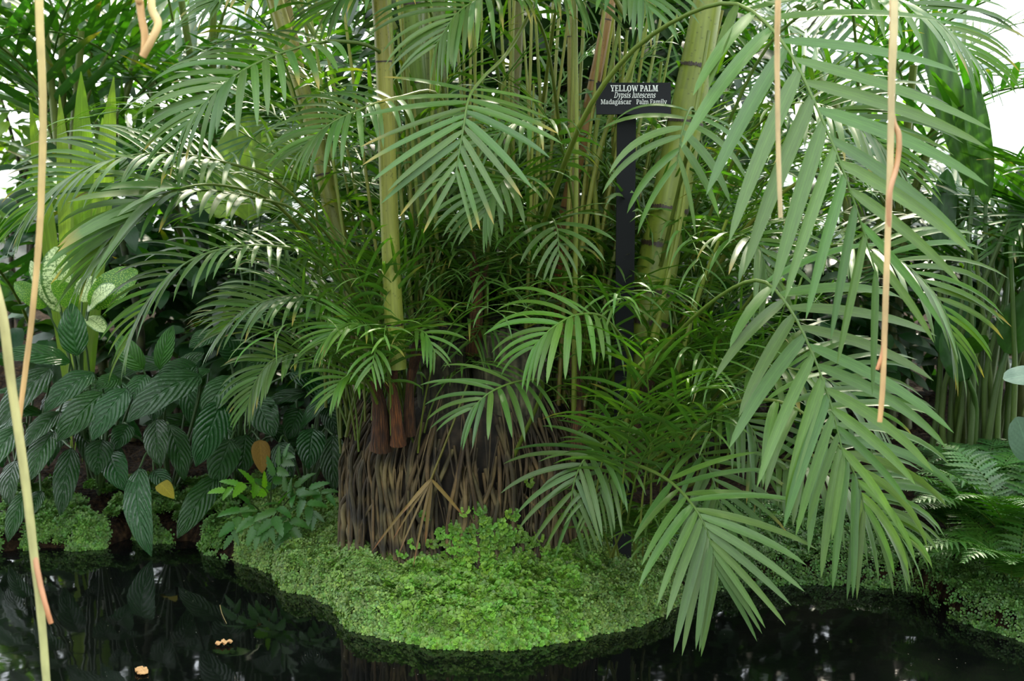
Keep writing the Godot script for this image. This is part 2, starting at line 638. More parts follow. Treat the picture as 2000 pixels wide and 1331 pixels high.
func yellow_palm() -> void:
	var t := thing("yellow_palm", "big clumping yellow palm with arching fronds growing on a mat of brown roots", "palm")
	var up := Vector3.UP
	var face := Vector3(0, 0.55, 0.83)
	# canes
	cane(t, [Vector3(-0.303, 0.666, -3.98), Vector3(-0.312, 0.884, -3.97), Vector3(-0.32, 1.19, -3.96), Vector3(-0.326, 1.461, -3.95), Vector3(-0.338, 1.652, -3.95), Vector3(-0.375, 2.222, -3.9)], 0.026, 0.018, Color(0.30, 0.36, 0.055), Color(0.42, 0.36, 0.07), [0.115, 0.60, 0.80])
	cane(t, [Vector3(-0.22, 0.726, -4.35), Vector3(-0.247, 1.049, -4.35), Vector3(-0.27, 1.421, -4.35), Vector3(-0.287, 1.688, -4.35), Vector3(-0.315, 2.447, -4.3)], 0.034, 0.028, Color(0.12, 0.2, 0.025), Color(0.15, 0.24, 0.025), [0.3, 0.5, 0.72])
	cane(t, [Vector3(-0.387, 0.556, -4.3), Vector3(-0.453, 0.844, -4.35), Vector3(-0.509, 1.032, -4.38), Vector3(-0.561, 1.279, -4.4), Vector3(-0.612, 1.452, -4.42), Vector3(-0.698, 1.739, -4.45), Vector3(-0.893, 2.363, -4.5)], 0.027, 0.02, Color(0.16, 0.2, 0.03), Color(0.32, 0.30, 0.05), [0.22, 0.42, 0.6])
	cane(t, [Vector3(0.335, 0.574, -4.2), Vector3(0.371, 0.76, -4.2), Vector3(0.423, 1.028, -4.22), Vector3(0.476, 1.307, -4.25), Vector3(0.523, 1.558, -4.28), Vector3(0.56, 1.807, -4.3), Vector3(0.638, 2.461, -4.35)], 0.066, 0.03, Color(0.19, 0.26, 0.02), Color(0.28, 0.33, 0.05), [0.055, 0.115, 0.17, 0.225, 0.3, 0.36, 0.5, 0.6])
	cane(t, [Vector3(0.193, 0.429, -4.2), Vector3(0.185, 0.791, -4.3), Vector3(0.173, 1.222, -4.35), Vector3(0.17, 1.65, -4.4), Vector3(0.166, 2.34, -4.4)], 0.017, 0.014, Color(0.22, 0.15, 0.05), Color(0.36, 0.33, 0.06), [0.4, 0.55, 0.7])
	cane(t, [Vector3(-0.203, 0.592, -4.45), Vector3(-0.209, 0.829, -4.5), Vector3(-0.217, 0.965, -4.5), Vector3(-0.225, 1.293, -4.52), Vector3(-0.233, 1.951, -4.55)], 0.05, 0.034, Color(0.07, 0.085, 0.03), Color(0.15, 0.2, 0.03), [0.12, 0.2, 0.3, 0.42, 0.55])
	cane(t, [Vector3(0.112, 0.63, -4.4), Vector3(0.133, 0.926, -4.42), Vector3(0.205, 1.279, -4.42), Vector3(0.27, 1.597, -4.45), Vector3(0.349, 2.085, -4.5)], 0.022, 0.015, Color(0.27, 0.13, 0.04), Color(0.40, 0.22, 0.06), [0.35, 0.5, 0.62, 0.75])
	cane(t, [Vector3(-0.459, 0.46, -4.5), Vector3(-0.496, 0.756, -4.6), Vector3(-0.558, 1.062, -4.65), Vector3(-0.621, 1.37, -4.7), Vector3(-0.712, 1.829, -4.75)], 0.014, 0.011, Color(0.2, 0.13, 0.04), Color(0.35, 0.28, 0.06), [0.4, 0.7])
	cane(t, [Vector3(-0.031, 0.599, -4.6), Vector3(-0.023, 1.062, -4.65), Vector3(0.015, 1.522, -4.7), Vector3(0.03, 2.12, -4.7)], 0.02, 0.016, Color(0.12, 0.09, 0.03), Color(0.2, 0.2, 0.04), [0.3, 0.45, 0.6])
	for a in [[Vector3(-0.35, 0.438, -4.02), Vector3(-0.351, 0.553, -4), Vector3(-0.366, 0.636, -4), 0.03, Color(0.145, 0.056, 0.015)], [Vector3(-0.301, 0.46, -3.98), Vector3(-0.308, 0.559, -3.97), Vector3(-0.316, 0.634, -3.97), 0.022, Color(0.246, 0.081, 0.015)], [Vector3(-0.274, 0.48, -4.02), Vector3(-0.272, 0.581, -4), Vector3(-0.268, 0.663, -4), 0.018, Color(0.174, 0.069, 0.019)], [Vector3(-0.105, 0.682, -4.15), Vector3(-0.097, 0.785, -4.12), Vector3(-0.089, 0.891, -4.1), 0.025, Color(0.246, 0.100, 0.026)], [Vector3(0.18, 0.432, -4.05), Vector3(0.178, 0.538, -4.08), Vector3(0.172, 0.633, -4.1), 0.022, Color(0.217, 0.100, 0.026)], [Vector3(0.123, 0.718, -4.3), Vector3(0.13, 0.823, -4.28), Vector3(0.14, 0.967, -4.28), 0.03, Color(0.377, 0.125, 0.022)], [Vector3(0.073, 0.697, -4.35), Vector3(0.073, 0.787, -4.34), Vector3(0.064, 0.904, -4.34), 0.025, Color(0.189, 0.088, 0.022)], [Vector3(0.319, 0.361, -4.05), Vector3(0.331, 0.46, -4.05), Vector3(0.352, 0.572, -4.05), 0.03, Color(0.145, 0.075, 0.019)]]:
		sheath(t, [a[0], a[1], a[2]], a[3], a[4])
	stump(t, Vector3(-0.19, 0.297, -4.2), Vector3(-0.194, 0.705, -4.17), 0.07, Vector3(-0.15, 0.75, 0.6).normalized(), Color(0.085, 0.08, 0.035), Color(0.05, 0.04, 0.025), 0.01)
	stump(t, Vector3(0.014, 0.292, -4.22), Vector3(-0.014, 0.735, -4.2), 0.096, Vector3(0.0, 0.9, 0.42).normalized(), Color(0.20, 0.185, 0.10), Color(0.05, 0.045, 0.03), 0.05)
	stump(t, Vector3(-0.059, 0.548, -4.35), Vector3(-0.062, 0.786, -4.35), 0.08, Vector3(0.1, 0.9, 0.42).normalized(), Color(0.10, 0.11, 0.045), Color(0.05, 0.045, 0.025), 0.02)
	stump(t, Vector3(-0.223, 0.63, -4.4), Vector3(-0.228, 0.802, -4.4), 0.08, Vector3(-0.1, 0.9, 0.35).normalized(), Color(0.075, 0.075, 0.035), Color(0.05, 0.045, 0.025), 0.015)
	# the root mat: a dark heart and the roots that hang round it
	var core := Geo.new()
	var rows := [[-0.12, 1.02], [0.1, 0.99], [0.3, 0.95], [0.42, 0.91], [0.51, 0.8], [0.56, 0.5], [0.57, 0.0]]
	var old := []
	var mid := Vector3(HEART.x, 0, HEART.z)
	for k in rows.size():
		var now := []
		for s in 41:
			var a := TAU * s / 40.0
			var rr: float = rows[k][1] * (1.0 + 0.09 * noise.get_noise_2d(cos(a) * 8.0 + k, sin(a) * 8.0))
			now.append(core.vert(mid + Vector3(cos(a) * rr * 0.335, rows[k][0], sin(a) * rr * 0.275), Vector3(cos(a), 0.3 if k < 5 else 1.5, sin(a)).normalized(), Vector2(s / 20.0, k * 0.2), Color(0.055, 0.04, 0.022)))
		if k:
			for s in 40:
				core.quad(old[s], old[s + 1], now[s + 1], now[s])
		old = now
	put(t, "root_mat", core.mesh(M.stump))
	for k in 285:
		var a := r(-0.2, PI + 0.2) if k < 265 else r(PI, TAU)
		var high := r(0.3, 0.52) if k % 4 else r(0.15, 0.3)
		var rim := lerpf(0.97, 0.84, smoothstep(0.36, 0.52, high))
		var slip := r(-0.12, 0.12) if k % 3 else r(-0.42, 0.42)
		var out := r(0.99, 1.06)
		var bow := r(-0.07, 0.07)
		var p0 := mid + Vector3(cos(a) * 0.335 * rim, high, sin(a) * 0.275 * rim)
		var way := [p0]
		for q in 4:
			var f := (q + 1) / 4.0
			var b := a + slip * f + bow * sin(f * PI) + r(-0.018, 0.018)
			var g0 := lerpf(high, 0.1, f)
			way.append(mid + Vector3(cos(b) * 0.342 * (out + 0.05 * f), g0, sin(b) * 0.282 * (out + 0.05 * f)))
		var foot: Vector3 = way[4]
		foot.y = land(foot.x, foot.z) - 0.03
		way[4] = foot
		var g := Geo.new()
		var col := Color(0.115 * r(0.9, 1.15), 0.084, 0.03) * r(0.4, 1.5)
		var thick := r(0.0038, 0.0075) if k % 6 else r(0.006, 0.0095)
		tube(g, curve(way, 14), thick, thick * r(0.6, 0.9), 6, col, col * r(0.7, 1.2), false, 3.0, 0.2)
		put(t, "aerial_root", g.mesh(M.wood))
	var fibres := Geo.new()   # finer roots between them
	for k in 200:
		var a := r(-0.25, PI + 0.25)
		var high := r(0.2, 0.6)
		var lean := r(-0.25, 0.25)
		var way := []
		for q in 5:
			var f := q / 4.0
			var b := a + lean * f + r(-0.03, 0.03)
			var rim := lerpf(1.0, 0.8, smoothstep(0.4, 0.6, lerpf(high, 0.0, f))) * r(0.985, 1.035)
			way.append(mid + Vector3(cos(b) * 0.345 * rim, lerpf(high, 0.08, f), sin(b) * 0.285 * rim))
		var col := Color(0.12, 0.085, 0.035) * r(0.4, 1.4)
		tube(fibres, curve(way, 10), r(0.0015, 0.0032), 0.0012, 5, col, col)
	put(t, "root_fibres", fibres.mesh(M.wood)).set_meta("kind", "stuff")
	# a broken stalk with withered leaflets over the roots
	var dead := Geo.new()
	var kink: Vector3 = Vector3(-0.214, 0.373, -3.96)
	tube(dead, curve([Vector3(-0.115, 0.629, -4), Vector3(-0.162, 0.504, -3.97), kink], 10), 0.003, 0.003, 6, Color(0.16, 0.24, 0.03), Color(0.3, 0.24, 0.04))
	for q in [Vector3(-0.376, 0.195, -3.93), Vector3(-0.318, 0.223, -3.93), Vector3(-0.304, 0.177, -3.92), Vector3(-0.264, 0.146, -3.93), Vector3(-0.231, 0.203, -3.95), Vector3(-0.13, 0.272, -3.98), Vector3(-0.291, 0.29, -3.94)]:
		blade(dead, kink, q - kink, Vector3(r(-0.3, 0.3), 0.3, 1).normalized(), kink.distance_to(q) * 1.03, r(0.006, 0.012), r(0.1, 0.3), 7, 0.3, Color(0.30, 0.20, 0.05) * r(0.6, 1.3), Color(0.30, 0.10, 0.04))
	put(t, "withered_frond", dead.mesh(M.palm))
	# fronds that can be told apart in the photograph
	var big := {"split": true, "st": 0.3, "n": 12, "len": 0.42, "w": 0.030, "a0": 64.0, "a1": 26.0, "droop": 0.35, "r": 0.006, "lift": 0.1, "l1": 0.6, "segs": 10, "dry": 0.0}
	frond(t, [Vector3(0.08, 1.042, -4), Vector3(0.167, 1.306, -3.74), Vector3(0.268, 1.46, -3.62), Vector3(0.382, 1.541, -3.48), Vector3(0.481, 1.557, -3.34), Vector3(0.558, 1.467, -3.2), Vector3(0.619, 1.326, -3.12), Vector3(0.673, 1.174, -3.06), Vector3(0.732, 0.996, -3.05)], Vector3(0.12, 0.5, 0.85), big.merged({"st": 0.47, "r": 0.0075}, true))
	frond(t, [Vector3(0.272, 0.512, -4), Vector3(0.373, 0.734, -3.8), Vector3(0.466, 0.892, -3.55), Vector3(0.548, 0.958, -3.4), Vector3(0.6, 0.91, -3.3), Vector3(0.643, 0.81, -3.22), Vector3(0.676, 0.706, -3.18), Vector3(0.701, 0.6, -3.16)], Vector3(0.05, 0.5, 0.86), big.merged({"n": 10, "len": 0.33, "w": 0.028, "st": 0.45, "a0": 64.0, "droop": 0.6}, true))
	frond(t, [Vector3(0.207, 0.432, -4.05), Vector3(0.285, 0.459, -3.8), Vector3(0.369, 0.459, -3.6), Vector3(0.42, 0.427, -3.45), Vector3(0.45, 0.368, -3.4), Vector3(0.469, 0.284, -3.38)], Vector3(-0.05, 0.6, 0.8), big.merged({"n": 12, "len": 0.30, "w": 0.022, "a0": 55.0, "a1": 18.0, "st": 0.4}, true))
	frond(t, [Vector3(0.378, 0.425, -3.95), Vector3(0.51, 0.6, -3.75), Vector3(0.636, 0.647, -3.6), Vector3(0.735, 0.59, -3.48), Vector3(0.791, 0.5, -3.45), Vector3(0.814, 0.418, -3.44)], Vector3(0, 0.75, 0.66), big.merged({"n": 10, "len": 0.33, "w": 0.024, "a0": 66.0, "a1": 20.0, "st": 0.35, "droop": 1.3}, true))
	frond(t, [Vector3(0.107, 1.705, -4.1), Vector3(0, 1.495, -3.85), Vector3(-0.067, 1.415, -3.7), Vector3(-0.099, 1.365, -3.6), Vector3(-0.111, 1.295, -3.54), Vector3(-0.129, 1.185, -3.5)], Vector3(-0.1, 0.5, 0.86), big.merged({"n": 11, "len": 0.27, "w": 0.018, "st": 0.52, "a0": 78.0, "a1": 18.0, "droop": 0.25, "dry": 0.4}, true))
	frond(t, [Vector3(-0.272, 1.307, -4.1), Vector3(-0.325, 1.474, -3.95), Vector3(-0.425, 1.504, -3.8), Vector3(-0.536, 1.475, -3.7), Vector3(-0.632, 1.424, -3.62), Vector3(-0.71, 1.353, -3.58), Vector3(-0.755, 1.294, -3.56)], Vector3(-0.15, 0.8, 0.55), big.merged({"n": 16, "len": 0.24, "w": 0.019, "st": 0.36, "a0": 70.0, "a1": 20.0, "droop": 1.0, "dry": 0.2, "lift": 0.2}, true))
	frond(t, [Vector3(-0.136, 1.172, -4.1), Vector3(-0.183, 1.371, -3.95), Vector3(-0.278, 1.369, -3.82), Vector3(-0.371, 1.337, -3.74), Vector3(-0.441, 1.3, -3.7), Vector3(-0.501, 1.246, -3.68)], Vector3(-0.1, 0.8, 0.55), big.merged({"n": 13, "len": 0.20, "w": 0.015, "st": 0.4, "a0": 70.0, "a1": 20.0, "droop": 1.1, "lift": 0.2}, true))
	frond(t, [Vector3(0.404, 0.921, -4.15), Vector3(0.448, 1.188, -4.02), Vector3(0.445, 1.324, -3.8), Vector3(0.422, 1.338, -3.68), Vector3(0.398, 1.292, -3.6), Vector3(0.383, 1.21, -3.58)], Vector3(0, 0.6, 0.8), big.merged({"n": 6, "len": 0.23, "w": 0.02, "st": 0.6, "a0": 84.0, "a1": 25.0, "droop": 1.2, "lift": 0.12, "l1": 0.8}, true))
	frond(t, [Vector3(-0.334, 0.591, -4.1), Vector3(-0.409, 0.821, -4.05), Vector3(-0.503, 0.959, -3.95), Vector3(-0.619, 1, -3.85), Vector3(-0.734, 0.993, -3.78), Vector3(-0.828, 0.946, -3.74), Vector3(-0.902, 0.86, -3.72), Vector3(-0.942, 0.771, -3.72)], Vector3(-0.2, 0.85, 0.45), big.merged({"n": 22, "len": 0.2, "w": 0.012, "st": 0.35, "a0": 62.0, "a1": 22.0, "droop": 1.0, "segs": 7, "lift": 0.25}, true))
	frond(t, [Vector3(0, 0.403, -4.05), Vector3(0.079, 0.626, -3.9), Vector3(0.026, 0.663, -3.8), Vector3(-0.05, 0.65, -3.72), Vector3(-0.101, 0.609, -3.7)], Vector3(-0.1, 0.8, 0.6), big.merged({"n": 10, "len": 0.2, "w": 0.016, "st": 0.35, "a0": 75.0, "a1": 25.0, "droop": 0.8}, true))
	frond(t, [Vector3(0.331, 0.502, -4.05), Vector3(0.307, 0.698, -3.95), Vector3(0.24, 0.812, -3.85), Vector3(0.166, 0.834, -3.78), Vector3(0.101, 0.807, -3.74), Vector3(0.05, 0.757, -3.73)], Vector3(0, 0.8, 0.6), big.merged({"n": 12, "len": 0.21, "w": 0.018, "st": 0.3, "a0": 72.0, "a1": 22.0, "droop": 1.2, "col": FRESH, "l0": 0.9}, true))
	frond(t, [Vector3(0.401, 0.403, -4.05), Vector3(0.323, 0.494, -3.95), Vector3(0.236, 0.494, -3.85), Vector3(0.182, 0.459, -3.8), Vector3(0.155, 0.397, -3.78), Vector3(0.149, 0.317, -3.78)], Vector3(0, 0.8, 0.6), big.merged({"n": 10, "len": 0.21, "w": 0.015, "st": 0.3, "a0": 70.0, "a1": 22.0, "droop": 0.7}, true))
	var fine := {"st": 0.3, "n": 22, "len": 0.24, "w": 0.014, "droop": 1.0, "a0": 64.0, "a1": 22.0, "segs": 7}
	for a in [
		[[Vector3(-0.333, 1.362, -4.2), Vector3(-0.34, 1.695, -4), Vector3(-0.44, 1.692, -3.85), Vector3(-0.539, 1.664, -3.75), Vector3(-0.641, 1.63, -3.7), Vector3(-0.711, 1.581, -3.68)], {"w": 0.02, "dry": 0.3, "len": 0.2}],
		[[Vector3(-0.405, 0.85, -4.3), Vector3(-0.608, 1.129, -4.15), Vector3(-0.767, 1.207, -4.05), Vector3(-0.918, 1.229, -3.95), Vector3(-1.05, 1.204, -3.9), Vector3(-1.163, 1.14, -3.88), Vector3(-1.231, 1.063, -3.88)], {"n": 26, "len": 0.26}],
		[[Vector3(-0.401, 0.769, -4.25), Vector3(-0.548, 1.049, -4.1), Vector3(-0.677, 1.116, -3.98), Vector3(-0.801, 1.138, -3.88), Vector3(-0.905, 1.111, -3.82), Vector3(-0.991, 1.03, -3.8), Vector3(-1.058, 0.94, -3.8)], {"n": 24, "w": 0.018, "len": 0.26, "a0": 50.0, "a1": 14.0}],
		[[Vector3(-0.507, 0.917, -4.2), Vector3(-0.621, 1.093, -4.05), Vector3(-0.74, 1.15, -3.9), Vector3(-0.831, 1.142, -3.78), Vector3(-0.888, 1.097, -3.72), Vector3(-0.934, 1.049, -3.7)], {"n": 8, "w": 0.028, "len": 0.27, "a0": 20.0, "a1": 8.0, "st": 0.55, "l1": 0.8, "droop": 0.5}],
		[[Vector3(-0.324, 0.525, -4.15), Vector3(-0.386, 0.748, -4.08), Vector3(-0.485, 0.84, -4), Vector3(-0.583, 0.863, -3.94), Vector3(-0.683, 0.832, -3.9), Vector3(-0.75, 0.772, -3.9)], {"len": 0.2}],
		[[Vector3(-0.325, 0.496, -4.15), Vector3(-0.412, 0.641, -4.05), Vector3(-0.525, 0.707, -3.98), Vector3(-0.61, 0.703, -3.92), Vector3(-0.661, 0.646, -3.9), Vector3(-0.689, 0.572, -3.9)], {"len": 0.15, "w": 0.012}],
		[[Vector3(-0.279, 0.506, -4.1), Vector3(-0.325, 0.704, -4), Vector3(-0.37, 0.783, -3.92), Vector3(-0.432, 0.795, -3.88), Vector3(-0.482, 0.752, -3.86)], {"len": 0.17, "w": 0.012, "col": FRESH}],
		[[Vector3(-0.293, 0.506, -4.1), Vector3(-0.284, 0.691, -4), Vector3(-0.265, 0.77, -3.92), Vector3(-0.223, 0.775, -3.88), Vector3(-0.196, 0.725, -3.86)], {"n": 10, "len": 0.14, "w": 0.012, "col": FRESH}],
		[[Vector3(-0.331, 0.474, -4.05), Vector3(-0.369, 0.617, -3.95), Vector3(-0.394, 0.669, -3.88), Vector3(-0.431, 0.661, -3.85), Vector3(-0.456, 0.623, -3.84)], {"n": 11, "len": 0.14, "w": 0.011, "col": FRESH}],
		[[Vector3(-0.301, 0.466, -4.02), Vector3(-0.32, 0.646, -3.94), Vector3(-0.343, 0.719, -3.9), Vector3(-0.344, 0.741, -3.84), Vector3(-0.354, 0.695, -3.8)], {"n": 12, "len": 0.16, "w": 0.012, "col": FRESH}],
		[[Vector3(-0.029, 0.674, -4.3), Vector3(0, 1.022, -4.1), Vector3(0.013, 1.151, -3.95), Vector3(-0.006, 1.174, -3.85), Vector3(-0.044, 1.137, -3.8), Vector3(-0.069, 1.082, -3.78)], {"n": 16, "len": 0.22, "w": 0.017}],
		[[Vector3(0.058, 0.645, -4.3), Vector3(0.082, 0.953, -4.1), Vector3(0.1, 1.057, -3.98), Vector3(0.115, 1.036, -3.9), Vector3(0.119, 0.974, -3.86)], {"n": 10, "len": 0.19, "w": 0.014, "a0": 80.0}],
		[[Vector3(0.213, 0.66, -4.2), Vector3(0.162, 1.093, -4.05), Vector3(0.104, 1.294, -3.92), Vector3(0.013, 1.307, -3.82), Vector3(-0.063, 1.257, -3.78)], {"n": 18, "w": 0.014}],
		[[Vector3(0.143, 1.223, -4.3), Vector3(0.081, 1.547, -4.1), Vector3(-0.026, 1.627, -3.95), Vector3(-0.126, 1.582, -3.85), Vector3(-0.187, 1.492, -3.8)], {"n": 20, "w": 0.015, "len": 0.28}],
		[[Vector3(0.085, 1.364, -4.3), Vector3(0.134, 1.679, -4.1), Vector3(0.219, 1.703, -3.95), Vector3(0.289, 1.656, -3.85), Vector3(0.336, 1.578, -3.8)], {"n": 16, "w": 0.018, "len": 0.26}],
		[[Vector3(0, 1.223, -4.3), Vector3(-0.054, 1.577, -4.15), Vector3(0, 1.695, -4), Vector3(0.102, 1.673, -3.9), Vector3(0.177, 1.606, -3.85)], {"n": 18, "w": 0.013, "len": 0.3}],
		[[Vector3(-0.171, 1.223, -4.3), Vector3(-0.215, 1.6, -4.1), Vector3(-0.297, 1.665, -3.95), Vector3(-0.381, 1.646, -3.88), Vector3(-0.453, 1.581, -3.84)], {"n": 18, "w": 0.016, "len": 0.24}],
		[[Vector3(0.455, 0.66, -4.2), Vector3(0.536, 0.962, -4), Vector3(0.574, 1.023, -3.9), Vector3(0.614, 1.003, -3.82), Vector3(0.638, 0.928, -3.8)], {"n": 12, "w": 0.018, "len": 0.24}],
		[[Vector3(0.477, 0.85, -4.3), Vector3(0.606, 1.225, -4.15), Vector3(0.701, 1.346, -4), Vector3(0.8, 1.345, -3.9), Vector3(0.891, 1.281, -3.84), Vector3(0.965, 1.193, -3.82)], {"n": 20, "w": 0.018, "len": 0.3}],
		[[Vector3(0.502, 1.052, -4.3), Vector3(0.648, 1.467, -4.1), Vector3(0.777, 1.602, -3.95), Vector3(0.907, 1.619, -3.85), Vector3(1.035, 1.553, -3.8), Vector3(1.133, 1.454, -3.78)], {"n": 20, "w": 0.02, "len": 0.32}],
		[[Vector3(0.471, 0.545, -4.2), Vector3(0.672, 0.908, -4), Vector3(0.799, 1, -3.85), Vector3(0.93, 0.983, -3.75), Vector3(1.033, 0.887, -3.7), Vector3(1.088, 0.762, -3.7)], {"n": 20, "w": 0.017, "len": 0.28}],
		[[Vector3(0.448, 0.421, -4.1), Vector3(0.576, 0.644, -3.95), Vector3(0.704, 0.687, -3.85), Vector3(0.834, 0.646, -3.78), Vector3(0.921, 0.559, -3.76)], {"n": 16, "w": 0.018, "len": 0.28}],
		[[Vector3(0.416, 0.361, -4.05), Vector3(0.484, 0.522, -3.95), Vector3(0.554, 0.576, -3.88), Vector3(0.611, 0.534, -3.82), Vector3(0.636, 0.432, -3.8)], {"n": 14, "w": 0.015, "len": 0.26}],
		[[Vector3(0.444, 0.318, -4.05), Vector3(0.639, 0.437, -3.9), Vector3(0.779, 0.432, -3.8), Vector3(0.897, 0.367, -3.74), Vector3(0.972, 0.28, -3.72)], {"n": 18, "w": 0.018, "len": 0.28, "droop": 1.3}],
		[[Vector3(0.356, 0.344, -4), Vector3(0.426, 0.464, -3.9), Vector3(0.48, 0.472, -3.8), Vector3(0.512, 0.393, -3.74), Vector3(0.524, 0.32, -3.72)], {"n": 12, "w": 0.015, "len": 0.24}],
		[[Vector3(0.329, 0.33, -4), Vector3(0.308, 0.432, -3.92), Vector3(0.276, 0.461, -3.85), Vector3(0.234, 0.419, -3.8), Vector3(0.22, 0.357, -3.78)], {"n": 10, "w": 0.013, "len": 0.2}],
	]:
		frond(t, a[0], Vector3(0, 0.85, 0.45), fine.merged(a[1], true))
	# long leaf stalks between the canes
	for a in [[Vector3(0.168, 0.392, -4.1), Vector3(0.166, 0.962, -4), Vector3(0.166, 1.359, -3.98), Vector3(0.159, 1.695, -4)], [Vector3(0.183, 0.917, -4.2), Vector3(0.237, 1.224, -4.2), Vector3(0.312, 1.431, -4.2), Vector3(0.399, 1.661, -4.2)], [Vector3(0.336, 0.392, -4.1), Vector3(0.408, 0.876, -4.05), Vector3(0.464, 1.227, -4.05), Vector3(0.518, 1.547, -4.1)], [Vector3(0.379, 0.335, -4.1), Vector3(0.452, 0.683, -4.05), Vector3(0.504, 0.876, -4.05), Vector3(0.561, 1.056, -4)], [Vector3(0.28, 0.392, -4.1), Vector3(0.378, 0.773, -4), Vector3(0.441, 1.056, -4), Vector3(0.464, 1.281, -4)], [Vector3(0.26, 0.85, -4.3), Vector3(0.228, 1.223, -4.3), Vector3(0.283, 1.504, -4.3), Vector3(0.323, 1.725, -4.3)], [Vector3(0.422, 0.645, -4.3), Vector3(0.577, 0.908, -4.3), Vector3(0.701, 1.085, -4.2), Vector3(0.818, 1.186, -4.1)]]:
		var g := Geo.new()
		tube(g, curve(a, 16), 0.008, 0.0045, 7, vary(Color(0.26, 0.3, 0.04)), vary(Color(0.2, 0.28, 0.035)))
		put(t, "leaf_stalk", g.mesh(M.cane))
	for k in 70:   # thin green and yellow stalks rising through the clump
		var b := Vector3(HEART.x + r(-0.3, 0.5), r(0.45, 0.6), HEART.z + r(-0.3, 0.12))
		var lean := Vector3((b.x - HEART.x - 0.1) * r(0.1, 0.9) + r(-0.1, 0.1), r(0.8, 1.5), r(-0.2, 0.1))
		var g := Geo.new()
		tube(g, curve([b, b + lean * 0.5 + Vector3(r(-0.02, 0.02), 0, 0), b + lean], 10), r(0.004, 0.008), r(0.003, 0.005), 7, vary(Color(0.22, 0.25, 0.04).lerp(Color(0.26, 0.13, 0.04), 0.6 if k % 5 == 0 else 0.0)), vary(Color(0.26, 0.32, 0.04)))
		put(t, "leaf_stalk", g.mesh(M.cane))
	for a in [[-0.02, 0.45, 80.0], [0.03, 0.55, 84.0], [-0.06, 0.38, 76.0], [0.06, 0.6, 88.0], [0.0, 0.33, 70.0], [0.09, 0.42, 74.0], [-0.09, 0.5, 82.0]]:   # young leaves before the sign's post
		frond(t, arch(Vector3(0.293, 0.299, -3.85) + Vector3(a[0], 0, r(0.0, 0.1)), r(0.6, 2.5), a[1], a[2], r(-20, 40), 1.8), up, {"wild": 18.0, "st": 0.3, "n": 8, "len": r(0.16, 0.26), "w": r(0.009, 0.013), "droop": 0.9, "r": 0.003, "segs": 7, "col": GREEN.lerp(FRESH, r(0, 1))})
	for k in 9:
		frond(t, arch(Vector3(0.316, 0.148, -4.02) + Vector3(r(-0.07, 0.07), 0, r(0.0, 0.06)), r(0.7, 2.4), r(0.22, 0.36), r(60, 85), r(-50, 10), 1.5), up, {"wild": 16.0, "st": 0.25, "n": 8, "len": r(0.13, 0.2), "w": r(0.009, 0.013), "droop": 1.0, "r": 0.003, "segs": 7, "col": GREEN.lerp(FRESH, r(0, 0.6))})
	# the many younger fronds that fill the clump
	for k in 170:
		var x := r(-0.42, 0.66)
		var base := Vector3(HEART.x + x, r(0.3, 0.55), HEART.z + r(-0.35, 0.12))
		var az := r(0, TAU)
		var tall := r(0.5, 1.5)
		var e0 := r(72, 92)
		var way := arch(base, az, tall, e0, r(-50, 35), r(1.4, 2.4))
		var tip: Vector3 = way[-1]
		if tip.z > -4.12 and absf(tip.x - 0.32) < 0.34 and tip.y > 0.95:
			continue
		if way.any(func(q: Vector3) -> bool: return q.z > -4.08 and absf(q.x + 0.325) < 0.2 and q.y > 0.75 or q.z > -4.12 and absf(q.x - 0.32) < 0.2 and q.y > 1.1):
			continue
		frond(t, way, up, {"st": r(0.4, 0.55), "wild": 20.0, "n": 11, "len": r(0.2, 0.36), "w": r(0.009, 0.0145), "droop": r(0.6, 1.6), "r": 0.0045, "segs": 6, "col": GREEN.lerp(FRESH, r(0, 0.7)), "dry": 0.15})
	for k in 60:   # low tufts round the foot of the clump
		var left := k < 18
		var base: Vector3 = Vector3(-0.324, 0.474, -4.05) + Vector3(r(-0.1, 0.1), r(-0.05, 0.05), r(-0.1, 0.08)) if left else Vector3(0.379, 0.335, -4.1) + Vector3(r(-0.16, 0.22), r(-0.06, 0.1), r(-0.25, 0.1))
		frond(t, arch(base, r(-0.4, PI + 0.4), r(0.28, 0.7), r(65, 92), r(-40, 50), 1.8), up, {"wild": 24.0, "st": 0.4, "n": 7, "len": r(0.14, 0.3), "w": r(0.008, 0.012), "droop": r(0.6, 1.5), "r": 0.003, "segs": 6, "col": FRESH.lerp(GREEN, r(0, 0.6))})
	for k in 46:   # the tall crown above
		var x := r(-0.5, 0.6)
		frond(t, arch(Vector3(HEART.x + x, r(1.5, 2.5), HEART.z + r(-0.4, 0.2)), r(0, TAU), r(1.1, 1.8), r(60, 85), r(-60, -10)), up, {"st": 0.3, "n": 20, "len": r(0.3, 0.45), "w": r(0.02, 0.03), "droop": 0.8, "r": 0.007, "segs": 6})


# ---------------------------------------------------------------- sign

func word(par: Node3D, text: String, tall: float, at: Vector3, bold: bool, slant := 0.0, width := 0.0) -> void:
	var f := SystemFont.new()
	f.font_names = PackedStringArray(["Droid Serif"])
	f.font_weight = 700 if bold else 400
	var tm := TextMesh.new()
	tm.font = f
	tm.text = text
	tm.font_size = 64
	tm.pixel_size = tall / 64.0
	tm.depth = 0.0006
	tm.material = M.letter
	var o := put(par, "lettering", tm)
	var k := 1.0
	if width > 0.0:
		k = width / tm.get_aabb().size.x
	o.transform = Transform3D(Basis(Vector3(k, 0, 0), Vector3(slant, 1, 0), Vector3(0, 0, 1)), at)


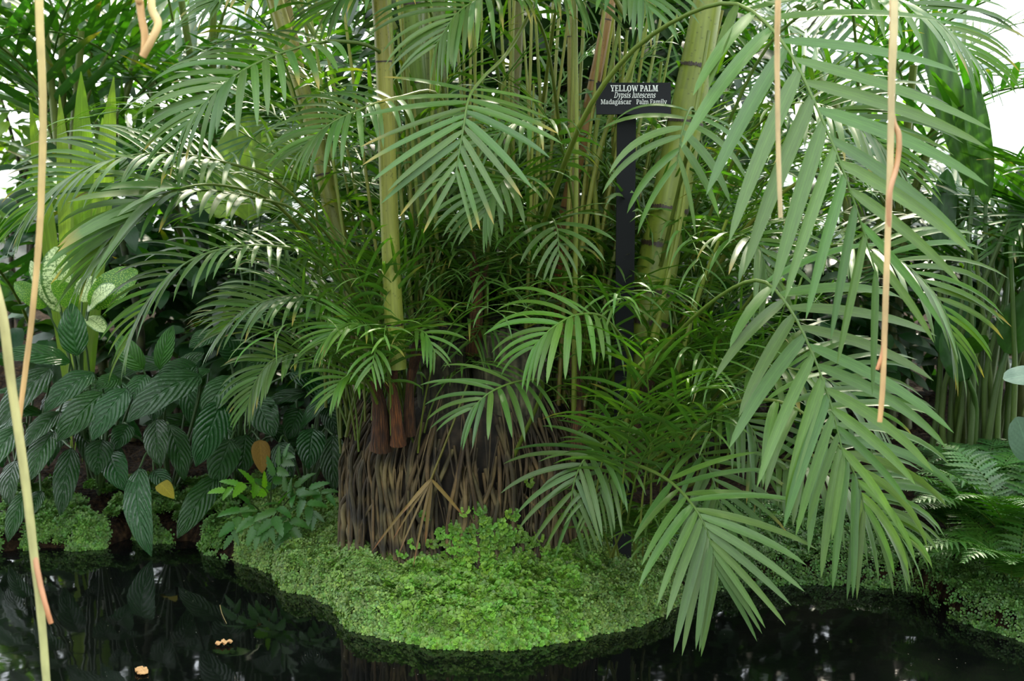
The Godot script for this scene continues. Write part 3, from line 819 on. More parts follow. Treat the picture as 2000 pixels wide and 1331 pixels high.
func plant_sign() -> void:
	var foot: Vector3 = Vector3(0.312, 0.306, -4.1)
	foot.y = land(foot.x, foot.z) - 0.06
	var t := thing("plant_sign", "black name plate with white lettering on a dark post among the palm leaves", "sign", foot)
	var mid: Vector3 = Vector3(0.319, 1.37, -4.07) - foot
	var post := box(t, "post", Vector3(0.05, mid.y, 0.02), Vector3(Vector3(0.305, 0.953, -4.1).x - foot.x, mid.y / 2 - 0.005, -0.022), M.black)
	var p := box(t, "plate", Vector3(0.196, 0.084, 0.006), mid, M.black)
	p.rotation_degrees.x = -12
	word(p, "YELLOW PALM", 0.0225, Vector3(0.002, 0.0265, 0.0034), true, 0.0, 0.125)
	word(p, "Dypsis lutescens", 0.0205, Vector3(0.004, 0.0085, 0.0034), false, 0.22, 0.108)
	word(p, "Madagascar", 0.0172, Vector3(-0.046, -0.0095, 0.0034), false, 0.0, 0.08)
	word(p, "Palm Family", 0.0172, Vector3(0.047, -0.0095, 0.0034), false, 0.0, 0.08)


# ---------------------------------------------------------------- plants on the bank

func stalked(par: Node3D, o: Vector3, root: Vector3, base: Vector3, tip: Vector3, nrm: Vector3, W: float, col: Color, mat: Material, bulge := 0.1, fold := 0.35, wave := 0.06, e0 := 0.55, e1 := 0.8, notch := 0.0) -> void:
	var g := Geo.new()
	broad(g, base - o, tip - o, nrm, W, bulge, fold, wave, col, e0, e1, 12, 3, notch)
	var mi := put(par, "leaf", g.mesh(mat))
	var s := Geo.new()
	var knee := root.lerp(base, 0.6) + Vector3.UP * 0.05 + (base - tip).normalized() * 0.04
	tube(s, curve(off([root, knee, base], o), 8), 0.0045, 0.003, 6, Color(0.06, 0.12, 0.03), Color(0.07, 0.15, 0.04))
	put(mi, "leaf_stalk", s.mesh(M.cane))


func peace_lilies() -> void:
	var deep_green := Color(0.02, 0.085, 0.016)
	var backlit_green := Color(0.05, 0.17, 0.03)  # brighter copy for upright leaves: light from behind put into the colour
	var roots := [Vector3(-1.59, 0.226, -4.85), Vector3(-1.354, 0.249, -4.9), Vector3(-1.12, 0.249, -4.9), Vector3(-0.903, 0.249, -4.9), Vector3(-0.65, 0.199, -4.75)]
	var labels := ["glossy dark peace lily hanging over the water behind the tan dangling root", "glossy dark peace lily below the speckled cream leaves", "glossy dark peace lily with a long leaf dipping to the water", "glossy dark peace lily with broad leaf catching light above the holly fern", "small dark peace lily between the holly fern and the palm roots"]
	var leaves := [
		[[Vector3(-1.387, 0.565, -4.75), Vector3(-1.589, 0.595, -4.65), 0.075, 1.0], [Vector3(-1.448, 0.544, -4.75), Vector3(-1.574, 0.385, -4.6), 0.11, 1.0], [Vector3(-1.408, 0.414, -4.7), Vector3(-1.498, 0.32, -4.6), 0.075, 1.2], [Vector3(-1.427, 0.355, -4.68), Vector3(-1.476, 0.222, -4.58), 0.085, 1.0], [Vector3(-1.379, 0.299, -4.7), Vector3(-1.387, 0.113, -4.58), 0.078, 0.8], [Vector3(-1.51, 0.17, -4.65), Vector3(-1.542, 0.037, -4.55), 0.06, 1.0], [Vector3(-1.552, 0.364, -4.75), Vector3(-1.62, 0.233, -4.6), 0.09, 0.8], [Vector3(-1.573, 0.248, -4.75), Vector3(-1.563, 0.124, -4.65), 0.08, 0.7], [Vector3(-1.481, 0.161, -4.7), Vector3(-1.501, 0.091, -4.65), 0.06, 0.7]],
		[[Vector3(-1.393, 0.57, -4.85), Vector3(-1.413, 0.736, -4.88), 0.10, 0.0], [Vector3(-1.316, 0.531, -4.75), Vector3(-1.436, 0.428, -4.62), 0.09, 1.0], [Vector3(-1.267, 0.478, -4.68), Vector3(-1.381, 0.35, -4.55), 0.098, 1.2], [Vector3(-1.194, 0.491, -4.68), Vector3(-1.275, 0.351, -4.56), 0.098, 1.0], [Vector3(-1.149, 0.524, -4.75), Vector3(-1.181, 0.443, -4.66), 0.07, 1.0], [Vector3(-1.282, 0.325, -4.7), Vector3(-1.283, 0.229, -4.62), 0.085, 0.7], [Vector3(-1.264, 0.28, -4.72), Vector3(-1.195, 0.18, -4.62), 0.085, 0.7], [Vector3(-1.245, 0.503, -4.8), Vector3(-1.305, 0.484, -4.72), 0.06, 1.0], [Vector3(-1.225, 0.354, -4.8), Vector3(-1.248, 0.288, -4.72), 0.07, 0.5]],
		[[Vector3(-0.972, 0.528, -4.72), Vector3(-1.166, 0.41, -4.55), 0.12, 1.3], [Vector3(-1.1, 0.398, -4.66), Vector3(-1.067, 0.271, -4.56), 0.085, 1.3], [Vector3(-1.159, 0.244, -4.66), Vector3(-1.092, 0.006, -4.5), 0.098, 1.1], [Vector3(-1.183, 0.525, -4.85), Vector3(-1.272, 0.632, -4.88), 0.075, 0.1], [Vector3(-1.13, 0.525, -4.85), Vector3(-1.09, 0.663, -4.88), 0.062, 0.0], [Vector3(-0.995, 0.546, -4.78), Vector3(-1.107, 0.52, -4.7), 0.08, 1.0], [Vector3(-1.085, 0.362, -4.76), Vector3(-1.02, 0.203, -4.66), 0.08, 0.6], [Vector3(-1.085, 0.495, -4.85), Vector3(-0.974, 0.585, -4.8), 0.07, 0.9], [Vector3(-1.149, 0.204, -4.8), Vector3(-1.071, 0.153, -4.7), 0.06, 0.5]],
		[[Vector3(-0.872, 0.524, -4.72), Vector3(-0.942, 0.417, -4.6), 0.098, 1.0], [Vector3(-0.892, 0.458, -4.64), Vector3(-0.95, 0.285, -4.5), 0.1, 1.3], [Vector3(-0.91, 0.229, -4.62), Vector3(-1.003, 0.074, -4.46), 0.085, 1.2], [Vector3(-0.881, 0.325, -4.7), Vector3(-0.916, 0.201, -4.6), 0.1, 0.9], [Vector3(-0.806, 0.446, -4.75), Vector3(-0.732, 0.348, -4.65), 0.1, 0.7], [Vector3(-0.87, 0.561, -4.85), Vector3(-0.94, 0.634, -4.8), 0.08, 1.0], [Vector3(-0.85, 0.321, -4.8), Vector3(-0.852, 0.21, -4.7), 0.09, 0.5], [Vector3(-0.762, 0.57, -4.9), Vector3(-0.845, 0.536, -4.8), 0.07, 1.0], [Vector3(-0.959, 0.637, -4.9), Vector3(-1.033, 0.594, -4.85), 0.07, 1.0]],
		[[Vector3(-0.608, 0.381, -4.6), Vector3(-0.612, 0.275, -4.5), 0.088, 1.0], [Vector3(-0.717, 0.332, -4.62), Vector3(-0.666, 0.237, -4.55), 0.075, 1.0], [Vector3(-0.56, 0.341, -4.7), Vector3(-0.544, 0.185, -4.6), 0.085, 0.6], [Vector3(-0.677, 0.404, -4.8), Vector3(-0.708, 0.321, -4.72), 0.08, 0.5], [Vector3(-0.593, 0.411, -4.85), Vector3(-0.55, 0.331, -4.75), 0.07, 0.5], [Vector3(-0.7, 0.268, -4.66), Vector3(-0.748, 0.185, -4.6), 0.07, 0.5]],
	]
	for k in 5:
		var root: Vector3 = roots[k]
		root.y = land(root.x, root.z)
		var t := thing("peace_lily", labels[k], "plant", root, "peace lilies along the bank")
		for a in leaves[k]:
			var col := backlit_green if a[3] < 0.2 else deep_green
			var n := Vector3(r(-0.35, 0.35), r(0.35, 0.75), 0.8).normalized() if a[3] >= 0.2 else Vector3(r(-0.3, 0.3), 0.2, 1)
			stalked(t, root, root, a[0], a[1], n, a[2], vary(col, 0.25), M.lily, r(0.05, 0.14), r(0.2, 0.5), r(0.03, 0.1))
		if k == 2:
			stalked(t, root, root, Vector3(-1.111, 0.181, -4.72), Vector3(-1.045, 0.156, -4.62), Vector3(0, 0.6, 0.8), 0.05, Color(0.40, 0.34, 0.03), M.dry)
		if k == 3:
			stalked(t, root, root, Vector3(-0.802, 0.308, -4.78), Vector3(-0.784, 0.218, -4.7), Vector3(0.2, 0.2, 1), 0.06, Color(0.30, 0.18, 0.03), M.dry)
		for q in 9:   # leaves deeper in the plant
			var b: Vector3 = root + Vector3(r(-0.2, 0.2), r(0.12, 0.42), r(-0.3, 0.02))
			var d := Vector3(r(-1, 1), r(-0.9, 0.3), r(-0.1, 1)).normalized()
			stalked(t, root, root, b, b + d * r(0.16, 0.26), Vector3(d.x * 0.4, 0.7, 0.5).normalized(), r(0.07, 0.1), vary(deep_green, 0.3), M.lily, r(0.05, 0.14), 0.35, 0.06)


func left_plants() -> void:
	var d0: Vector3 = Vector3(-1.412, 0.555, -5)
	d0.y = land(d0.x, d0.z)
	var t := thing("dieffenbachia", "cream and green speckled dieffenbachia above the dark peace lilies", "plant", d0)
	for a in [[Vector3(-1.47, 0.715, -4.95), Vector3(-1.487, 0.909, -4.98), 0.105, M.cream, Vector3(0.1, 0.1, 1)], [Vector3(-1.408, 0.718, -4.92), Vector3(-1.466, 0.805, -4.85), 0.075, M.speckled, Vector3(0.1, 0.6, 0.8)], [Vector3(-1.471, 0.698, -4.95), Vector3(-1.576, 0.861, -5), 0.06, M.cream, Vector3(-0.5, 0.3, 0.8)], [Vector3(-1.361, 0.72, -4.9), Vector3(-1.216, 0.835, -4.95), 0.11, M.speckled, Vector3(-0.1, 0.4, 0.9)], [Vector3(-1.375, 0.71, -4.92), Vector3(-1.263, 0.792, -4.85), 0.08, M.cream, Vector3(0.2, 0.7, 0.7)], [Vector3(-1.399, 0.731, -4.95), Vector3(-1.377, 0.81, -5), 0.09, M.cream, Vector3(0.1, 0.3, 0.95)], [Vector3(-1.526, 0.711, -4.98), Vector3(-1.616, 0.795, -4.95), 0.065, M.speckled, Vector3(-0.2, 0.5, 0.85)], [Vector3(-1.385, 0.681, -4.95), Vector3(-1.301, 0.644, -4.85), 0.06, M.cream, Vector3(0.1, 0.7, 0.6)]]:
		stalked(t, d0, d0, a[0], a[1], a[4], a[2], Color(0.95, 0.95, 0.9), a[3], 0.08, 0.25, 0.05, 0.5, 0.55)
	# a dark climber behind them
	var c0: Vector3 = Vector3(-1.421, 0.447, -5.6)
	c0.y = land(c0.x, c0.z)
	t = thing("climbing_philodendron", "dark shady philodendron with medium leaves behind the cream dieffenbachia", "plant", c0)
	var g := Geo.new()
	tube(g, curve([Vector3.ZERO, Vector3(0.05, 0.4, 0), Vector3(-0.05, 0.9, -0.05)], 10), 0.02, 0.012, 8, Color(0.1, 0.08, 0.03), Color(0.06, 0.1, 0.03))
	put(t, "stem", g.mesh(M.wood))
	for k in 110:
		var b := Vector3(r(-0.62, 0.62), r(0.15, 1.12), r(-0.2, 0.25))
		var d := Vector3(r(-1, 1), r(-1, 0.3), r(0, 1)).normalized()
		var q := Geo.new()
		broad(q, b, b + d * r(0.09, 0.17), Vector3(d.x * 0.3, 0.75, 0.6).normalized(), r(0.05, 0.09), r(0.03, 0.12), 0.3, 0.05, vary(Color(0.03, 0.1, 0.03), 0.35), 0.45, 0.75, 8, 2, 0.1)
		put(t, "leaf", q.mesh(M.leaf))
	# holly fern
	var h0: Vector3 = Vector3(-0.727, 0.098, -4.5)
	h0.y = land(h0.x, h0.z)
	t = thing("holly_fern", "small holly fern with toothed shiny leaflets on the mossy bank", "fern", h0)
	var holly := {"st": 0.25, "n": 4, "len": 0.072, "w": 0.034, "a0": 62.0, "a1": 25.0, "droop": 0.6, "segs": 12, "tooth": 0.3, "wide": 0.25, "lift": 0.05, "r": 0.0025, "l1": 0.7, "dry": 0.0, "stem": Color(0.06, 0.05, 0.02), "mat": M.leaf, "col": Color(0.06, 0.2, 0.03)}
	for a in [[[Vector3(-0.727, 0.106, -4.5), Vector3(-0.733, 0.219, -4.46), Vector3(-0.783, 0.257, -4.4), Vector3(-0.848, 0.24, -4.36)], {"col": Color(0.16, 0.42, 0.03)}], [[Vector3(-0.727, 0.106, -4.5), Vector3(-0.776, 0.185, -4.44), Vector3(-0.809, 0.161, -4.38), Vector3(-0.822, 0.097, -4.36)], {}], [[Vector3(-0.727, 0.106, -4.5), Vector3(-0.672, 0.219, -4.46), Vector3(-0.605, 0.236, -4.42), Vector3(-0.533, 0.226, -4.38)], {}], [[Vector3(-0.727, 0.106, -4.5), Vector3(-0.651, 0.213, -4.42), Vector3(-0.598, 0.205, -4.36), Vector3(-0.574, 0.172, -4.34)], {}], [[Vector3(-0.727, 0.106, -4.5), Vector3(-0.686, 0.195, -4.4), Vector3(-0.693, 0.172, -4.34), Vector3(-0.707, 0.121, -4.33)], {}], [[Vector3(-0.727, 0.106, -4.5), Vector3(-0.724, 0.225, -4.5), Vector3(-0.696, 0.292, -4.48), Vector3(-0.67, 0.328, -4.46)], {}], [[Vector3(-0.727, 0.106, -4.5), Vector3(-0.665, 0.156, -4.4), Vector3(-0.647, 0.136, -4.36), Vector3(-0.658, 0.1, -4.35)], {}], [[Vector3(-0.727, 0.106, -4.5), Vector3(-0.747, 0.172, -4.4), Vector3(-0.752, 0.151, -4.36), Vector3(-0.739, 0.11, -4.34)], {}]]:
		frond(t, off(a[0], h0), Vector3(0, 0.7, 0.7), holly.merged(a[1], true))


func fern(label: String, at: Vector3, size: float, n: int, col: Color, spread := PI) -> void:
	at.y = land(at.x, at.z)
	var t := thing("lady_fern", label, "fern", at, "lacy ferns beside the water")
	for k in n:
		var az := PI / 2 + spread * ((k + 0.5) / n - 0.5) * 2.0 + r(-0.2, 0.2)
		frond(t, arch(Vector3(r(-0.02, 0.02), 0, r(-0.02, 0.02)), az, size * r(0.75, 1.15), r(55, 80), r(-45, 0), 1.2), Vector3.UP, {"st": 0.18, "n": 24, "len": size * 0.26, "w": size * 0.045, "a0": 82.0, "a1": 55.0, "droop": 0.3, "r": 0.002, "segs": 14, "tooth": 0.62, "wide": 0.2, "lift": 0.0, "l1": 0.12, "l0": 0.6, "dry": 0.0, "col": col})


func right_plants() -> void:
	fern("bright lacy fern arching over the water at the picture's right edge", Vector3(1.397, 0.045, -4.15), 0.42, 15, Color(0.07, 0.23, 0.025))
	fern("lacy fern under the upright stalks at the right", Vector3(1.469, 0.104, -4.6), 0.4, 13, Color(0.05, 0.17, 0.025))
	fern("small low fern by the water below the large drooping fronds", Vector3(1.276, 0.015, -4.3), 0.25, 9, Color(0.05, 0.16, 0.025))
	fern("fern hanging over the bank's edge in the lower right corner", Vector3(1.349, -0.008, -3.95), 0.34, 15, Color(0.08, 0.25, 0.025))
	fern("lacy fern between the drooping fronds and the right edge", Vector3(1.356, 0.054, -4.35), 0.34, 15, Color(0.08, 0.25, 0.025))
	# upright stalks with paddle leaves
	var s0: Vector3 = Vector3(1.509, 0.1, -4.95)
	s0.y = land(s0.x, s0.z)
	var t := thing("bird_of_paradise_plant", "tall paddle-leaved plant with upright green stalks at the right", "plant", s0)
	for a in [[Vector3(1.492, 0.1, -4.95), Vector3(1.49, 0.709, -5), Vector3(1.529, 1.09, -5.1), Vector3(1.363, 1.697, -5.2), 0.11], [Vector3(1.51, 0.112, -4.9), Vector3(1.537, 0.63, -4.95), Vector3(1.543, 1.044, -5), Vector3(1.481, 1.49, -5.05), 0.085], [Vector3(1.475, 0.1, -4.95), Vector3(1.444, 0.444, -4.95), Vector3(1.423, 0.546, -4.95), Vector3(1.465, 0.765, -4.95), 0.13], [Vector3(1.52, 0.124, -4.85), Vector3(1.555, 0.461, -4.85), Vector3(1.583, 0.578, -4.85), Vector3(1.662, 0.797, -4.8), 0.13], [Vector3(1.549, 0.106, -5), Vector3(1.648, 0.697, -5.1), Vector3(1.715, 0.895, -5.2), Vector3(1.777, 1.205, -5.3), 0.09], [Vector3(1.473, 0.088, -5), Vector3(1.449, 0.385, -4.9), Vector3(1.428, 0.585, -4.8), Vector3(1.468, 0.656, -4.7), 0.08], [Vector3(1.486, 0.133, -4.85), Vector3(1.483, 0.4, -4.82), Vector3(1.433, 0.511, -4.75), Vector3(1.332, 0.664, -4.7), 0.11], [Vector3(1.53, 0.085, -5.05), Vector3(1.475, 0.656, -5.15), Vector3(1.468, 0.891, -5.25), Vector3(1.498, 1.152, -5.3), 0.09], [Vector3(1.567, 0.118, -4.95), Vector3(1.666, 0.538, -5), Vector3(1.714, 0.771, -5.05), Vector3(1.802, 1.073, -5.1), 0.15]]:
		var g := Geo.new()
		var d: Vector3 = a[3] - a[2]
		broad(g, a[2] - s0, a[3] - s0, (Vector3(r(-0.5, 0.3), 0.2, 1)).normalized(), a[4], r(-0.05, 0.08), 0.35, 0.06, vary(Color(0.04, 0.13, 0.025)), 0.5, 0.6, 14, 3)
		var mi := put(t, "leaf", g.mesh(M.leaf))
		var st := Geo.new()
		tube(st, curve(off([a[0], a[1], a[2]], s0), 14), 0.014, 0.007, 8, vary(Color(0.09, 0.14, 0.03)), vary(Color(0.07, 0.15, 0.03)))
		put(mi, "leaf_stalk", st.mesh(M.cane))
	for k in 16:
		var st := Geo.new()
		var b := Vector3(r(-0.14, 0.16), -0.02, r(-0.15, 0.15))
		tube(st, curve([b, b + Vector3(r(-0.03, 0.03), 0.35, 0), b + Vector3(r(-0.12, 0.14), r(0.6, 0.9), r(-0.05, 0.05))], 8), 0.012, 0.007, 7, vary(Color(0.09, 0.14, 0.03), 0.4), vary(Color(0.08, 0.16, 0.03), 0.4))
		put(t, "leaf_stalk", st.mesh(M.cane))
	var q0: Vector3 = Vector3(1.526, 0.252, -4.2)
	q0.y = land(q0.x, q0.z)
	t = thing("taro_plant", "plant with pale blue-green round leaves at the right edge", "plant", q0)
	for a in [[Vector3(1.459, 0.626, -4.1), Vector3(1.302, 0.633, -4), 0.07], [Vector3(1.414, 0.392, -4.1), Vector3(1.374, 0.513, -4.1), 0.09], [Vector3(1.511, 0.496, -4.15), Vector3(1.425, 0.403, -4.05), 0.1]]:
		stalked(t, q0, q0, a[0], a[1], Vector3(-0.1, 0.7, 0.7), a[2], Color(0.11, 0.2, 0.125), M.frosted, 0.05, 0.15, 0.03, 0.5, 0.5)


func palm_bush(label: String, at: Vector3, tall: float, n: int, opt: Dictionary, group: String, stems := 4) -> void:
	at.y = land(at.x, at.z) - 0.02
	var t := thing("feather_palm", label, "palm", at, group)
	for k in stems:
		var g := Geo.new()
		var b := Vector3(r(-0.12, 0.12), 0, r(-0.12, 0.12))
		tube(g, curve([b, b + Vector3(r(-0.05, 0.05), tall * 0.3, 0), b * 2.5 + Vector3(0, tall * 0.62, 0)], 10), 0.022, 0.014, 8, Color(0.12, 0.14, 0.04), Color(0.18, 0.24, 0.04), false, 1.2)
		put(t, "cane", g.mesh(M.cane))
	var kinds := []
	for k in 4:
		var proto := frond(t, arch(Vector3.ZERO, 0, tall * r(0.6, 0.75), r(62, 85), r(-55, -15), 1.2), Vector3.UP, opt)
		kinds.append(proto.mesh)
		t.remove_child(proto)
		proto.free()
	for k in n:
		var o := put(t, "frond", kinds[k % 4])
		var a := TAU * k / n + r(-0.3, 0.3)
		o.position = Vector3(r(-0.15, 0.15), tall * r(0.05, 0.6), r(-0.15, 0.15))
		o.rotation = Vector3(0, a, 0)
		o.scale = Vector3.ONE * r(0.75, 1.15)


func shrub(called: String, label: String, at: Vector3, size: Vector3, n: int, leaf: float, col: Color, wide := 0.5, snap := true) -> void:
	if snap or at.z < -3.0:
		at.y = maxf(land(at.x, at.z), 0.0)
	var t := thing(called, label, "shrub", at, "shrubs at the back of the planting")
	for k in 4:
		var g := Geo.new()
		var b := Vector3(r(-0.06, 0.06), 0, r(-0.06, 0.06))
		tube(g, curve([b, b + Vector3(r(-0.1, 0.1), size.y * 0.35, r(-0.05, 0.05)), Vector3(r(-0.5, 0.5) * size.x, size.y * 0.8, r(-0.4, 0.4) * size.z)], 10), 0.016, 0.006, 7, Color(0.08, 0.06, 0.035), Color(0.09, 0.09, 0.04))
		put(t, "stem", g.mesh(M.wood))
	var q := Geo.new()
	broad(q, Vector3.ZERO, Vector3(0, 0, 1), Vector3.UP, wide, 0.08, 0.3, 0.04, Color.WHITE, 0.5, 0.8, 6, 1)
	var mm := MultiMesh.new()
	mm.transform_format = MultiMesh.TRANSFORM_3D
	mm.use_colors = true
	mm.mesh = q.mesh(M.leaf)
	mm.instance_count = n
	for k in n:
		var d := Vector3(rng.randfn(), rng.randfn(), rng.randfn()).normalized() * pow(r(0, 1), 0.45)
		var p := Vector3(d.x * size.x / 2, size.y * 0.52 + d.y * size.y * 0.48, d.z * size.z / 2)
		var away := (Vector3(d.x, -0.2, d.z) + Vector3(r(-1, 1), r(-0.8, 0.5), r(-1, 1))).normalized()
		var b := Basis.looking_at(-away, Vector3(r(-0.5, 0.5), 1, r(-0.5, 0.5)).normalized()).scaled(Vector3.ONE * leaf * r(0.7, 1.2))
		mm.set_instance_transform(k, Transform3D(b, p))
		var f := r(0.65, 1.35)
		mm.set_instance_color(k, Color(col.r * f * r(0.8, 1.3), col.g * f, col.b * f))
	var mi := MultiMeshInstance3D.new()
	mi.name = "foliage"
	mi.multimesh = mm
	mi.set_meta("kind", "stuff")
	t.add_child(mi)


func added_shade() -> void:
	var added_path := box(self, "added_path", Vector3(9, 0.3, 4), Vector3(0, -0.05, 2.9), M.concrete)  # out of view, added as ground for the shading trees
	tag(added_path, "unseen paving added under the shade trees on the near side of the pond", "added_path", "structure")
	for a in [  # trees outside the frame, added to cut the light on the front
		["unseen tree added for shade beside the pond beyond the left edge", Vector3(-2.75, 0, -3.2), Vector3(1.7, 3.4, 2.4)],
		["unseen tree added for shade beside the pond beyond the right edge", Vector3(2.9, 0, -3.1), Vector3(1.7, 3.2, 2.2)],
		["unseen tree added for shade on the near bank to the left", Vector3(-3.0, 0.1, 1.6), Vector3(2.4, 3.8, 2.2)],
		["unseen tree added for shade on the near bank to the right", Vector3(3.0, 0.1, 1.6), Vector3(2.4, 3.8, 2.2)],
		["unseen tree added for shade on the near bank behind the viewer", Vector3(0, 0.1, 3.2), Vector3(3.6, 4.2, 1.6)],
	]:
		shrub("added_shade_tree", a[0], a[1], a[2], 1500, 0.3, Color(0.035, 0.09, 0.025), 0.55, false)


func back_plants() -> void:
	var wide := {"st": 0.2, "n": 17, "len": 0.5, "w": 0.032, "a0": 60.0, "a1": 22.0, "droop": 0.35, "segs": 6, "col": Color(0.05, 0.17, 0.02), "r": 0.007}
	palm_bush("broad-leaved dark palm at the upper left corner", Vector3(-1.696, 0.401, -5.9), 2.4, 16, wide, "feather palms at the back")
	palm_bush("broad-leaved palm left of the leaning cane", Vector3(-1.215, 0.34, -6.3), 2.6, 16, wide, "feather palms at the back")
	palm_bush("feathery palm against the bright glass at the right", Vector3(1.387, 0.332, -5.6), 2.1, 14, wide.merged({"w": 0.022, "n": 24, "len": 0.36}, true), "feather palms at the back")
	palm_bush("tall feathery palm right behind the clump", Vector3(0.738, 0.142, -6.2), 2.6, 20, wide.merged({"w": 0.02, "n": 26, "len": 0.4}, true), "feather palms at the back")
	palm_bush("low feathery palm at the far right edge", Vector3(1.897, 0.2, -5.3), 1.25, 13, wide.merged({"w": 0.02, "n": 24, "len": 0.34}, true), "feather palms at the back")
	palm_bush("shaded feathery palm directly behind the canes", Vector3(-0.21, 0.228, -6.2), 2.6, 22, wide.merged({"w": 0.018, "n": 24, "len": 0.36}, true), "feather palms at the back")
	# plant with pale upright strap leaves
	var s0: Vector3 = Vector3(-1.509, 0.825, -5.2)
	s0.y = land(s0.x, s0.z)
	var t := thing("strap_leaf_plant", "pale upright strap leaves below the dark palm at the upper left", "plant", s0)
	for a in [[Vector3(-1.536, 1.146, -5.2), Vector3(-1.518, 1.403, -5.2), 0.06], [Vector3(-1.496, 1.146, -5.2), Vector3(-1.443, 1.479, -5.2), 0.085], [Vector3(-1.496, 1.138, -5.18), Vector3(-1.321, 1.46, -5.15), 0.07], [Vector3(-1.58, 1.137, -5.22), Vector3(-1.625, 1.377, -5.22), 0.06], [Vector3(-1.485, 1.128, -5.25), Vector3(-1.403, 1.327, -5.3), 0.06]]:
		var g := Geo.new()
		var base: Vector3 = a[0]
		broad(g, Vector3(r(-0.03, 0.03), 0, r(-0.03, 0.03)), a[1] - s0, Vector3(r(-0.2, 0.2), 0, 1).normalized(), a[2], -0.02, 0.3, 0.02, vary(Color(0.26, 0.42, 0.06), 0.1), 1.5, 0.8, 16, 2)
		put(t, "leaf", g.mesh(M.leaf))
	# a plant with large light leaves lit from behind
	var b0: Vector3 = Vector3(-0.894, 0.601, -5.3)
	b0.y = land(b0.x, b0.z)
	t = thing("banana_plant", "large light green translucent leaf glowing behind the left fronds", "plant", b0)
	for a in [[Vector3(-0.912, 0.976, -5.3), Vector3(-0.903, 1.336, -5.35), 0.24, Vector3(0.1, 0.1, 1)], [Vector3(-0.874, 1.027, -5.35), Vector3(-0.743, 1.256, -5.4), 0.17, Vector3(0.3, 0.2, 1)], [Vector3(-0.982, 0.991, -5.35), Vector3(-1.097, 1.147, -5.5), 0.15, Vector3(-0.3, 0.2, 1)]]:
		stalked(t, b0, b0, a[0], a[1], a[3], a[2], Color(0.30, 0.50, 0.05), M.leaf, 0.03, 0.12, 0.03, 0.5, 0.5)
	for a in [
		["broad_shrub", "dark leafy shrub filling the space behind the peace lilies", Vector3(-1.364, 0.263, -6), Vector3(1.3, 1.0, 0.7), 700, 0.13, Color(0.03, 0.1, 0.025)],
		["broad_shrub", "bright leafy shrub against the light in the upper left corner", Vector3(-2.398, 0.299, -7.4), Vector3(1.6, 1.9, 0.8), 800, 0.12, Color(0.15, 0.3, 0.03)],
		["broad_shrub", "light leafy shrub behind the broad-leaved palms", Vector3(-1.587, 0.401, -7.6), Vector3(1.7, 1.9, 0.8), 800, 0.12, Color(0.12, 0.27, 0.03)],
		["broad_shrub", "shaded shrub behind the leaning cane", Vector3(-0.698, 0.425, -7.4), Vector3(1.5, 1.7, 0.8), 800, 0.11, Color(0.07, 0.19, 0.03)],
		["broad_shrub", "dense dark shrub added to block bright gaps close behind the yellow palm's canes", Vector3(0.089, 0.392, -5.25), Vector3(1.5, 2.2, 0.5), 1700, 0.13, Color(0.03, 0.09, 0.02)],  # added as a blocker for bright background behind the clump
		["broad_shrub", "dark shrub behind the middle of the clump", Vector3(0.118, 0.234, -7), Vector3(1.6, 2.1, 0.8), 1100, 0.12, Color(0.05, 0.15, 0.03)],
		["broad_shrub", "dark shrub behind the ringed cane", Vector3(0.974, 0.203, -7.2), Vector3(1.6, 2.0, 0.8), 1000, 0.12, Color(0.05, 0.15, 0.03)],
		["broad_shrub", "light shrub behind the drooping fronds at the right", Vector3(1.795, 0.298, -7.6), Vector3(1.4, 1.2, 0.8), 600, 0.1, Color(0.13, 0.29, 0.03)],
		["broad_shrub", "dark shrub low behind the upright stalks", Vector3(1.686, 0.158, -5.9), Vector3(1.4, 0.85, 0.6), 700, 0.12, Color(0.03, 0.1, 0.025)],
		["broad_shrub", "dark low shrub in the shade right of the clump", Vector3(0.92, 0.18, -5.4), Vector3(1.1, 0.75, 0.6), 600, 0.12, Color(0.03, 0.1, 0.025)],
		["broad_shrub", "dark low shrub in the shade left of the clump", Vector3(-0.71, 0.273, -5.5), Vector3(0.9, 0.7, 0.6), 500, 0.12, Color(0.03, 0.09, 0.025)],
	]:
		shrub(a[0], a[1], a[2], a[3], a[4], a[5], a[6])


# ---------------------------------------------------------------- moss, water, small things

func tuft(leaf: float, lobes: bool) -> Mesh:
	var g := Geo.new()
	for k in 10:
		var a := r(0, TAU)
		var d := Vector3(cos(a), r(0.05, 0.8), sin(a)).normalized()
		var p := d * Vector3(1, 0.5, 1) * r(0.0, 0.014)
		var n := (Vector3.UP + d * 0.5 + Vector3(r(-0.4, 0.4), 0, r(-0.4, 0.4))).normalized()
		if lobes:
			for q in 3:
				var e := d.rotated(Vector3.UP, (q - 1) * 0.9)
				blade(g, p, e, n, leaf * r(0.8, 1.1), leaf * 0.75, 0.4, 3, 0.2, Color.WHITE * r(0.8, 1.15), Color.WHITE * 1.1, 0.0, 0.6)
		else:
			blade(g, p, d, n, leaf, leaf * 0.95, 0.4, 3, 0.15, Color.WHITE * r(0.75, 1.15), Color.WHITE, 0.0, 0.5)
	return g.mesh(M.moss)


